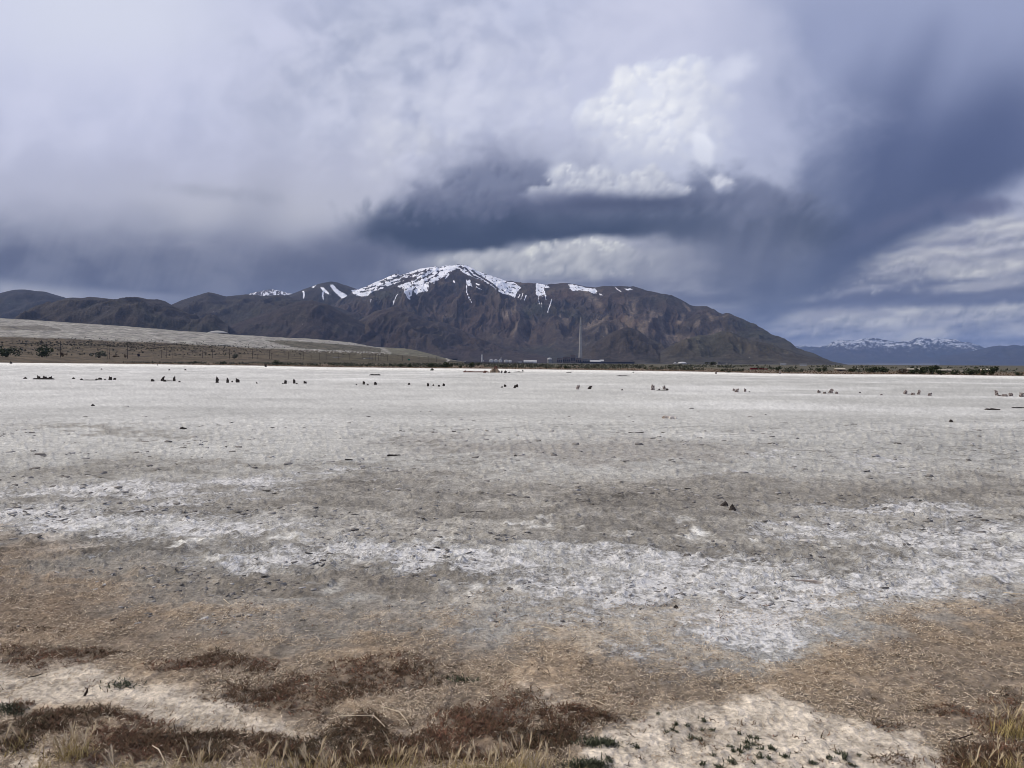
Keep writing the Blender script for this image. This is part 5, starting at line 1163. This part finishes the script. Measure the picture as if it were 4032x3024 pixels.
# ------------------------------------------------------------------ foreground: litter, mats, tufts, small plants
def strips(P, head, length, width, bend, rise, seed, seg=3, tip=0.25):
    """one curved ribbon per point; head = compass angle, rise = how steeply it stands"""
    n = len(P); r = np.random.RandomState(seed)
    t = np.linspace(0, 1, seg + 1)[None, :]
    hd = head[:, None] + bend[:, None] * (t - 0.3)
    st = length[:, None] / seg
    el = rise[:, None] * (1 - 0.35 * t)
    dx = np.cos(hd) * np.cos(el) * st; dy = np.sin(hd) * np.cos(el) * st; dz = np.sin(el) * st
    x = P[:, 0:1] + np.cumsum(dx, 1) - dx; y = P[:, 1:2] + np.cumsum(dy, 1) - dy; z = P[:, 2:3] + np.cumsum(dz, 1) - dz
    w = width[:, None] * (1 - (1 - tip) * t) * 0.5
    roll = (r.rand(n)[:, None] - 0.5) * 1.6
    nx = -np.sin(hd) * w; ny = np.cos(hd) * w; nz = w * np.sin(roll)
    A = np.stack([x + nx, y + ny, z + nz], -1); B = np.stack([x - nx, y - ny, z - nz], -1)
    V = np.stack([A, B], 2).reshape(-1, 3)
    b = (np.arange(n) * 2 * (seg + 1))[:, None]; k = np.arange(seg)[None, :] * 2
    F = np.stack([b + k, b + k + 1, b + k + 3, b + k + 2], -1).reshape(-1, 4)
    return V, F, 2 * (seg + 1)
def blade_mat(name, a, b, c, rough=0.8, trans=0.0):
    m, t, bs = new_mat(name, rough, 0.2)
    tn = attr(t, 'tone')
    col = mixc(t, tn.step(0.0, 0.55, kind='LINEAR'), a, b); col = mixc(t, tn.step(0.6, 1.0, kind='LINEAR'), col, c)
    t.links.new(col, bs.inputs['Base Color'])
    return m
def field(px, py):
    """sample the soil zones at photo pixels -> ground points, colour, mat density"""
    P = gnd(px, py)
    C, z, mat = ground_fields(P[:, 0], P[:, 1], px, py)
    P[:, 2] = z
    return P, C, mat
def build_foreground():
    r = np.random.RandomState(21)
    def scatter(n, x0, x1, y0, y1, pw=1.0):
        return x0 + (x1 - x0) * r.rand(n), y0 + (y1 - y0) * r.rand(n) ** pw
    # ---- straw litter
    px, py = scatter(330000, -150, 4180, 2180, 3100)
    P, C, mat = field(px, py)
    warm = C[:, 0] - C[:, 2]                                   # tan soil carries straw, salt and bare sand little
    clump = fbm(P[:, 0] / 0.35, P[:, 1] / 0.35, 3, 701)
    lum = C.mean(1)
    w = sstep(0.05, 0.12, warm) * (0.18 + 0.82 * sstep(0.45, 0.30, lum)) * sstep(-0.45, 0.35, clump)
    w = np.maximum(w, 0.02 + 0.05 * sstep(0.1, .5, clump) * (py > 2350))
    w = w * (1 - 0.85 * np.clip(mat * 1.6, 0, 1))
    w = w * (1 - 0.75 * sstep(0.36, 0.46, lum) * (py > 2700))
    keep = r.rand(len(px)) < w
    P = P[keep]; n = len(P); d = np.hypot(P[:, 0], P[:, 1])
    P[:, 2] += 0.004
    V, F, k = strips(P, r.rand(n) * 6.28, 0.009 + 0.026 * r.rand(n) ** 1.7, 0.0016 + 0.0016 * r.rand(n) + 0.00022 * d, r.randn(n) * 1.5, r.rand(n) * 0.55, 31, seg=2)
    me = mesh_np('straw_litter', V, F)
    attr_f(me, 'tone', np.repeat(r.rand(n), k))
    link('straw_litter', me, blade_mat('dry_straw', (0.17, 0.12, 0.08), (0.46, 0.365, 0.25), (0.78, 0.67, 0.51)), kind='stuff', label='curly dry straw litter scattered over the near ground')
    # ---- rust-brown mats: twiggy tufts
    px, py = scatter(80000, -150, 4180, 2380, 3120)
    P, C, mat = field(px, py)
    cl = fbm(P[:, 0] / 0.22, P[:, 1] / 0.22, 3, 711)
    keep = r.rand(len(px)) < mat * sstep(-0.5, 0.2, cl) * 0.9 + 0.006
    P = P[keep]; mt = mat[keep]; n0 = len(P)
    rep = 7
    Q = np.repeat(P, rep, 0); Q[:, :2] += r.randn(len(Q), 2) * 0.012
    n = len(Q); tall = np.repeat(0.5 + 0.7 * r.rand(n0), rep)
    V, F, k = strips(Q, r.rand(n) * 6.28, (0.012 + 0.024 * r.rand(n)) * tall, 0.0030 + 0.0025 * r.rand(n), r.randn(n) * 1.4, 0.1 + 0.85 * r.rand(n), 33, seg=2, tip=0.4)
    me = mesh_np('rust_mat_plants', V, F)
    patch = fbm(Q[:, 0] / 0.5, Q[:, 1] / 0.5, 3, 717)
    attr_f(me, 'tone', np.repeat(np.clip(0.42 + 0.55 * patch + 0.22 * r.randn(n), 0, 1), k))
    link('rust_mat_plants', me, blade_mat('rusty_twigs', (0.045, 0.036, 0.018), (0.125, 0.072, 0.042), (0.24, 0.115, 0.072)), kind='stuff', label='low rust-brown mat plants in patches on the near ground')
    # ---- crumbs and flakes of dried mud
    px, py = scatter(40000, -200, 4230, 1600, 2480, 1.25)
    P = gnd(px, py); z = ground_fields(P[:, 0], P[:, 1], px, py); C = z[0]; P[:, 2] = z[1]
    cl = fbm(P[:, 0] / 2.6, P[:, 1] / 1.3, 4, 721) + 0.5 * fbm(P[:, 0] / 0.5, P[:, 1] / 0.4, 2, 723)
    row = np.interp(py, [1600, 1660, 1720, 1850, 1950, 2100, 2300, 2480], [0.01, 0.16, 0.34, 0.30, 0.42, 0.45, 0.4, 0.2])
    keep = r.rand(len(px)) < row * sstep(-0.15, 0.55, cl)
    P = P[keep]; n = len(P); d = np.hypot(P[:, 0], P[:, 1])
    L = (0.010 + 0.045 * r.rand(n) ** 2.4) * np.clip(d / 10, 0.5, 1.7); a = np.where(r.rand(n) < 0.6, r.randn(n) * 0.5, r.rand(n) * 6.28); tilt = 0.10 + 0.35 * r.rand(n)
    c, s = np.cos(a), np.sin(a)
    u = np.stack([c, s, np.zeros(n)], 1); v = np.stack([-s * np.cos(tilt), c * np.cos(tilt), np.sin(tilt)], 1); w = np.cross(u, v)
    K = []
    for su, sv, sw in ((-1, 0, -.5), (1, 0, -.5), (.8, 1, -.5), (-.7, .9, -.5), (-1, 0, .5), (1, 0, .5), (.8, 1, .5), (-.7, .9, .5)):
        K.append(P + u * (su * L * (0.8 + .4 * r.rand(n)))[:, None] + v * (sv * L * 0.75 * (0.6 + .8 * r.rand(n)))[:, None] + w * (sw * (0.002 + 0.07 * L))[:, None])
    V = np.stack(K, 1).reshape(-1, 3)
    F0 = np.array([(3, 2, 1, 0), (4, 5, 6, 7), (0, 1, 5, 4), (1, 2, 6, 5), (2, 3, 7, 6), (3, 0, 4, 7)])
    F = (F0[None] + (np.arange(n) * 8)[:, None, None]).reshape(-1, 4)
    me = mesh_np('mud_flakes', V, F); attr_f(me, 'tone', np.repeat(r.rand(n), 8))
    link('mud_flakes', me, blade_mat('dried_mud', (0.11, 0.10, 0.09), (0.26, 0.245, 0.225), (0.50, 0.48, 0.45), 0.95), kind='stuff', label='curled flakes and crumbs of dried mud on the middle playa')
    # ---- foxtail grass tufts at the lower edge
    stalk_m = blade_mat('foxtail_stalk', (0.24, 0.18, 0.06), (0.40, 0.31, 0.13), (0.54, 0.44, 0.23)); head_m = blade_mat('foxtail_head', (0.40, 0.30, 0.17), (0.58, 0.47, 0.30), (0.74, 0.64, 0.47))
    def tuft(name, label, px, py, nst, spread, h, seed, lean=0.0):
        q = gnd(px, py); q[2] = gz(q[0], q[1])
        o = thing('foxtail_grass', label, 'grass tuft', 'foxtail grass tufts at the lower edge', q)
        rr = np.random.RandomState(seed)
        B = np.zeros((nst, 3)); B[:, 0] = rr.randn(nst) * spread; B[:, 1] = rr.randn(nst) * spread * 0.6; B[:, 2] = -0.01
        hd = np.where(rr.rand(nst) < 0.5, 0.0, math.pi) + rr.randn(nst) * 0.9 + lean; el = 1.15 + 0.35 * rr.rand(nst) ** 0.5
        L = h * (0.45 + 0.6 * rr.rand(nst))
        V, F, k = strips(B, hd, L, np.full(nst, 0.0024), rr.randn(nst) * 0.3, el, seed, seg=4, tip=0.6)
        me = mesh_np('stalks', V, F); attr_f(me, 'tone', np.repeat(rr.rand(nst), k)); link('stalks', me, stalk_m, o)
        tipv = V.reshape(nst, -1, 3)[:, -2:, :].mean(1); prev = V.reshape(nst, -1, 3)[:, -4:-2, :].mean(1)
        dr = tipv - prev; dr /= np.linalg.norm(dr, axis=1)[:, None]
        hasr = rr.rand(nst) < 0.42; tv, dv = tipv[hasr], dr[hasr]; m = len(tv)
        nb = 26
        base = np.repeat(tv, nb, 0) + np.repeat(dv, nb, 0) * (rr.rand(m * nb, 1) * 0.042 - 0.012)
        fan = rr.randn(m * nb, 3) * 0.22
        dd = np.repeat(dv, nb, 0) + fan; dd /= np.linalg.norm(dd, axis=1)[:, None]
        V2, F2, k2 = strips(base, np.arctan2(dd[:, 1], dd[:, 0]), 0.016 + 0.022 * rr.rand(m * nb), np.full(m * nb, 0.0020), rr.randn(m * nb) * .2, np.arcsin(np.clip(dd[:, 2], -1, 1)), seed + 1, seg=1, tip=0.15)
        me = mesh_np('seed_heads', V2, F2); attr_f(me, 'tone', np.repeat(rr.rand(m * nb), k2)); link('seed_heads', me, head_m, o)
        nl = nst * 3; B = np.zeros((nl, 3)); B[:, 0] = rr.randn(nl) * spread * 1.1; B[:, 1] = rr.randn(nl) * spread * .7
        V3, F3, k3 = strips(B, rr.rand(nl) * 6.28, h * (.2 + .4 * rr.rand(nl)), np.full(nl, 0.004), rr.randn(nl) * .5, 0.5 + rr.rand(nl), seed + 2, seg=3, tip=.1)
        me = mesh_np('leaves', V3, F3); attr_f(me, 'tone', np.repeat(rr.rand(nl), k3)); link('leaves', me, stalk_m, o)
    for i, (px, py, n, sp, h, lab) in enumerate([(290, 2997, 46, 0.045, 0.101, 'golden foxtail tuft at the lower left'), (160, 3047, 14, .03, 0.078, 'thin foxtail tuft left of the golden one at lower left'), (480, 3052, 22, .05, 0.078, 'sparse foxtail tuft right of the golden one at lower left'), (770, 3057, 34, .06, 0.086, 'short foxtail tuft left of the long bent stalk'), (1070, 3057, 40, .07, 0.094, 'foxtail tuft below the long bent stalk'), (1290, 3067, 44, .07, 0.098, 'greenish foxtail tuft at the bottom edge left of centre'),
              (1560, 3057, 46, .07, 0.101, 'foxtail tuft at the bottom edge with a dense fringe of stalks'), (1800, 3047, 30, .06, 0.086, 'foxtail tuft just left of the bottom centre'), (1940, 3067, 36, .05, 0.101, 'foxtail tuft at the bottom centre'), (2060, 3057, 44, .05, 0.101, 'golden foxtail tuft just right of the bottom centre'), (2180, 3082, 30, .05, 0.094, 'foxtail tuft beside the green clump at the bottom'), (3985, 2905, 46, .05, .13, 'golden foxtail tuft at the right edge'), (3860, 3042, 26, .05, 0.070, 'small foxtail tuft below the golden one at right'), (4015, 3047, 40, .04, 0.094, 'foxtail tuft in the lower right corner'), (60, 2960, 16, .05, .09, 'thin foxtail tuft at the left edge')]):
        tuft('foxtail_grass', lab, px, py, n, sp, h, 800 + i * 5)
    # ---- small grey-green succulent plants on the pale sand
    succ = blade_mat('succulent_leaf', (0.026, 0.032, 0.016), (0.058, 0.066, 0.036), (0.125, 0.13, 0.08), 0.7)
    var = []
    for v in range(6):
        rr = np.random.RandomState(900 + v); nb = 34
        B = np.zeros((nb, 3)); B[:, :2] = rr.randn(nb, 2) * 0.012; B[:, 2] = np.abs(rr.randn(nb)) * 0.008 - 0.004
        V, F, k = strips(B, rr.rand(nb) * 6.28, 0.018 + 0.026 * rr.rand(nb), np.full(nb, 0.0068), rr.randn(nb) * .5, 0.15 + 1.2 * rr.rand(nb), 950 + v, seg=3, tip=.55)
        me = mesh_np('small_plant', V, F); attr_f(me, 'tone', np.repeat(rr.rand(nb), k)); me.materials.append(succ); var.append(me)
    A = [(1190, 625), (1005, 665), (1330, 710), (1300, 738), (1255, 765), (1340, 760), (1425, 725), (1548, 690), (1540, 735), (1617, 742), (1450, 800), (1485, 800), (1520, 810), (1830, 782), (1910, 805), (1965, 820), (1890, 845), (1930, 862), (1740, 878), (1775, 872), (1020, 890), (1780, 915), (1835, 925), (1895, 900), (2000, 910), (1620, 962), (2085, 905), (2110, 920), (1995, 975), (2065, 985), (1940, 1015), (2190, 975), (790, 985), (810, 1005), (1540, 1030), (1655, 1030), (1685, 1040), (1770, 1025), (1800, 1040)]
    pts = [(2000 + .4973 * a, 2500 + .4973 * b) for a, b in A] + [(3000 + .4665 * a, 2500 + .4665 * b) for a, b in ((60, 1050), (200, 1040), (430, 1085), (630, 1010), (690, 1020), (700, 1060), (740, 1095), (780, 1105), (810, 1015), (570, 1050))]
    for i, (x, y) in enumerate(pts):
        q = gnd(x, y + 8); q[2] = gz(q[0], q[1])
        o = thing('small_plant', 'small grey-green succulent seedling on the pale sand at lower right', 'plant', 'succulent seedlings on the pale sand', q, (0, 0, i * 1.7), var[i % 6])
        s = 0.34 + 0.30 * r.rand(); o.scale = (s, s, s)
    def clump(label, cx, cy, rx, ry, n, seed):
        q = gnd(cx, cy); q[2] = 0; rr = np.random.RandomState(seed)
        xx = cx + rr.randn(n) * rx * .5; yy = cy + rr.randn(n) * ry * .5
        P = gnd(xx, yy); P[:, 2] = [gz(a, b) for a, b in P[:, :2]]; P -= q
        V, F, k = strips(P, rr.rand(n) * 6.28, 0.012 + 0.02 * rr.rand(n), np.full(n, 0.005), rr.randn(n) * .5, .2 + 1.1 * rr.rand(n), seed, seg=3, tip=.5)
        me = mesh_np('succulent_clump', V, F); attr_f(me, 'tone', np.repeat(rr.rand(n), k))
        link('succulent_patch', me, succ, None, q, label=label, kind='stuff')
    clump('dense dark green succulent clump at the bottom right of centre', 2310, 3030, 80, 22, 900, 971)
    clump('dark green succulent strip along the rim of the pale sand', 2360, 2935, 80, 14, 420, 972)
    clump('grey-green succulent patch in the pale sand at left', 480, 2705, 70, 20, 170, 973)
    clump('dark green plant patch at the left edge', 30, 2800, 60, 22, 330, 974)
    clump('small dark green patch in the straw right of centre', 1820, 2685, 60, 10, 110, 975)
    # ---- single stalks and twigs
    def stalk(label, pts, wid, mat, lift=0.006, name='dry_stalk'):
        Q = [gnd(a, b) for a, b in pts]; h = [0.004 + lift * (1 if 0 < i < len(Q) - 1 else 0.2) for i in range(len(Q))]
        Q = [np.array([q[0], q[1], gz(q[0], q[1]) + e + 0.006]) for q, e in zip(Q, h)]; o0 = Q[0].copy()
        g = MB()
        for a, b in zip(Q[:-1], Q[1:]): g.bar(tuple(a - o0), tuple(b - o0), wid, wid * 0.8, 6)
        thing(name, label, 'stalk' if name == 'dry_stalk' else 'twig', None, o0, None, g.mesh(name), mat)
    sm = plain('straw_yellow', (0.60, 0.51, 0.37), 0.7, 0.12, 20.0); dk = plain('dark_twig', (0.05, 0.036, 0.03), 0.9, 0.3, 20.0)
    stalk('long pale bent stalk lying on the rust-brown mat', [(1333, 2839), (1400, 2843), (1470, 2848), (1495, 2868), (1515, 2886)], 0.0022, sm)
    stalk('pale curved stalk right of the long bent stalk', [(1500, 2797), (1540, 2815), (1570, 2832), (1592, 2850), (1610, 2870)], 0.0022, sm)
    stalk('thin pale stalk lying in the straw at right', [(3800, 2735), (3825, 2755), (3850, 2772)], 0.0018, sm)
    stalk('short pale stalk beside the brown patch right of centre', [(2343, 2775), (2365, 2790), (2392, 2803)], 0.0018, sm)
    stalk('pale hooked stalk in the straw at far right', [(3583, 2628), (3606, 2638), (3600, 2648)], 0.0018, sm)
    stalk('pale upright bent stalk near the middle', [(1665, 2520), (1672, 2535), (1667, 2550)], 0.0018, sm)
    stalk('thin pale stalk left of the middle of the straw', [(2000, 2612), (2022, 2628), (2046, 2645)], 0.0018, sm)
    stalk('pale curved stalk on the sand at left', [(136, 2598), (150, 2585), (150, 2572)], 0.0018, sm)
    stalk('pale stalk in the grey mud left of centre', [(585, 2290), (600, 2302)], 0.003, sm)
    stalk('thin pale stalk in the grey mud', [(880, 2365), (905, 2385)], 0.0028, sm)
    stalk('pale stalk at the edge of the salt crust', [(2130, 2475), (2165, 2488), (2195, 2500)], 0.0024, sm)
    stalk('pale stalk lying on salt crust near the right edge', [(3950, 2340), (3990, 2350), (4020, 2352)], 0.003, sm)
    stalk('dark twig at the rim of the brown patch at lower right', [(3735, 2930), (3780, 2920), (3832, 2908)], 0.0025, dk, name='twig')
    stalk('thin dark twig on the pale sand at left', [(110, 2672), (140, 2668), (168, 2660)], 0.003, dk, name='twig')
    stalk('thin pale twig crossing the lower left mat', [(600, 2960), (625, 2985), (648, 3015)], 0.0026, sm, name='twig')
    q = gnd(330, 2742); q[2] = gz(q[0], q[1])
    thing('stick', 'short dark stick standing in the pale sand at left', 'stick', None, q, (0.15, 0.42, 0), stump_mesh(0.012, 0.036, 0.2, 990, 0.1, n=7), dk)
build_foreground()

# ------------------------------------------------------------------ haze: a closed box of thin blue air
def build_haze():
    me = MB().box(-32000, 32000, -32000, 32000, -1.0, 1150.0).mesh('haze')
    m = bpy.data.materials.new('thin_air'); m.use_nodes = True; t = m.node_tree; t.nodes.clear()
    out = t.nodes.new('ShaderNodeOutputMaterial'); v = t.nodes.new('ShaderNodeVolumePrincipled')
    v.inputs['Color'].default_value = (*HAZE_COL, 1); v.inputs['Density'].default_value = HAZE_DENS
    v.inputs['Anisotropy'].default_value = 0.0
    t.links.new(v.outputs[0], out.inputs['Volume'])
    link('haze', me, m, kind='stuff')
HAZE_COL, HAZE_DENS = (0.38, 0.56, 1.0), 2.5e-5
build_haze()
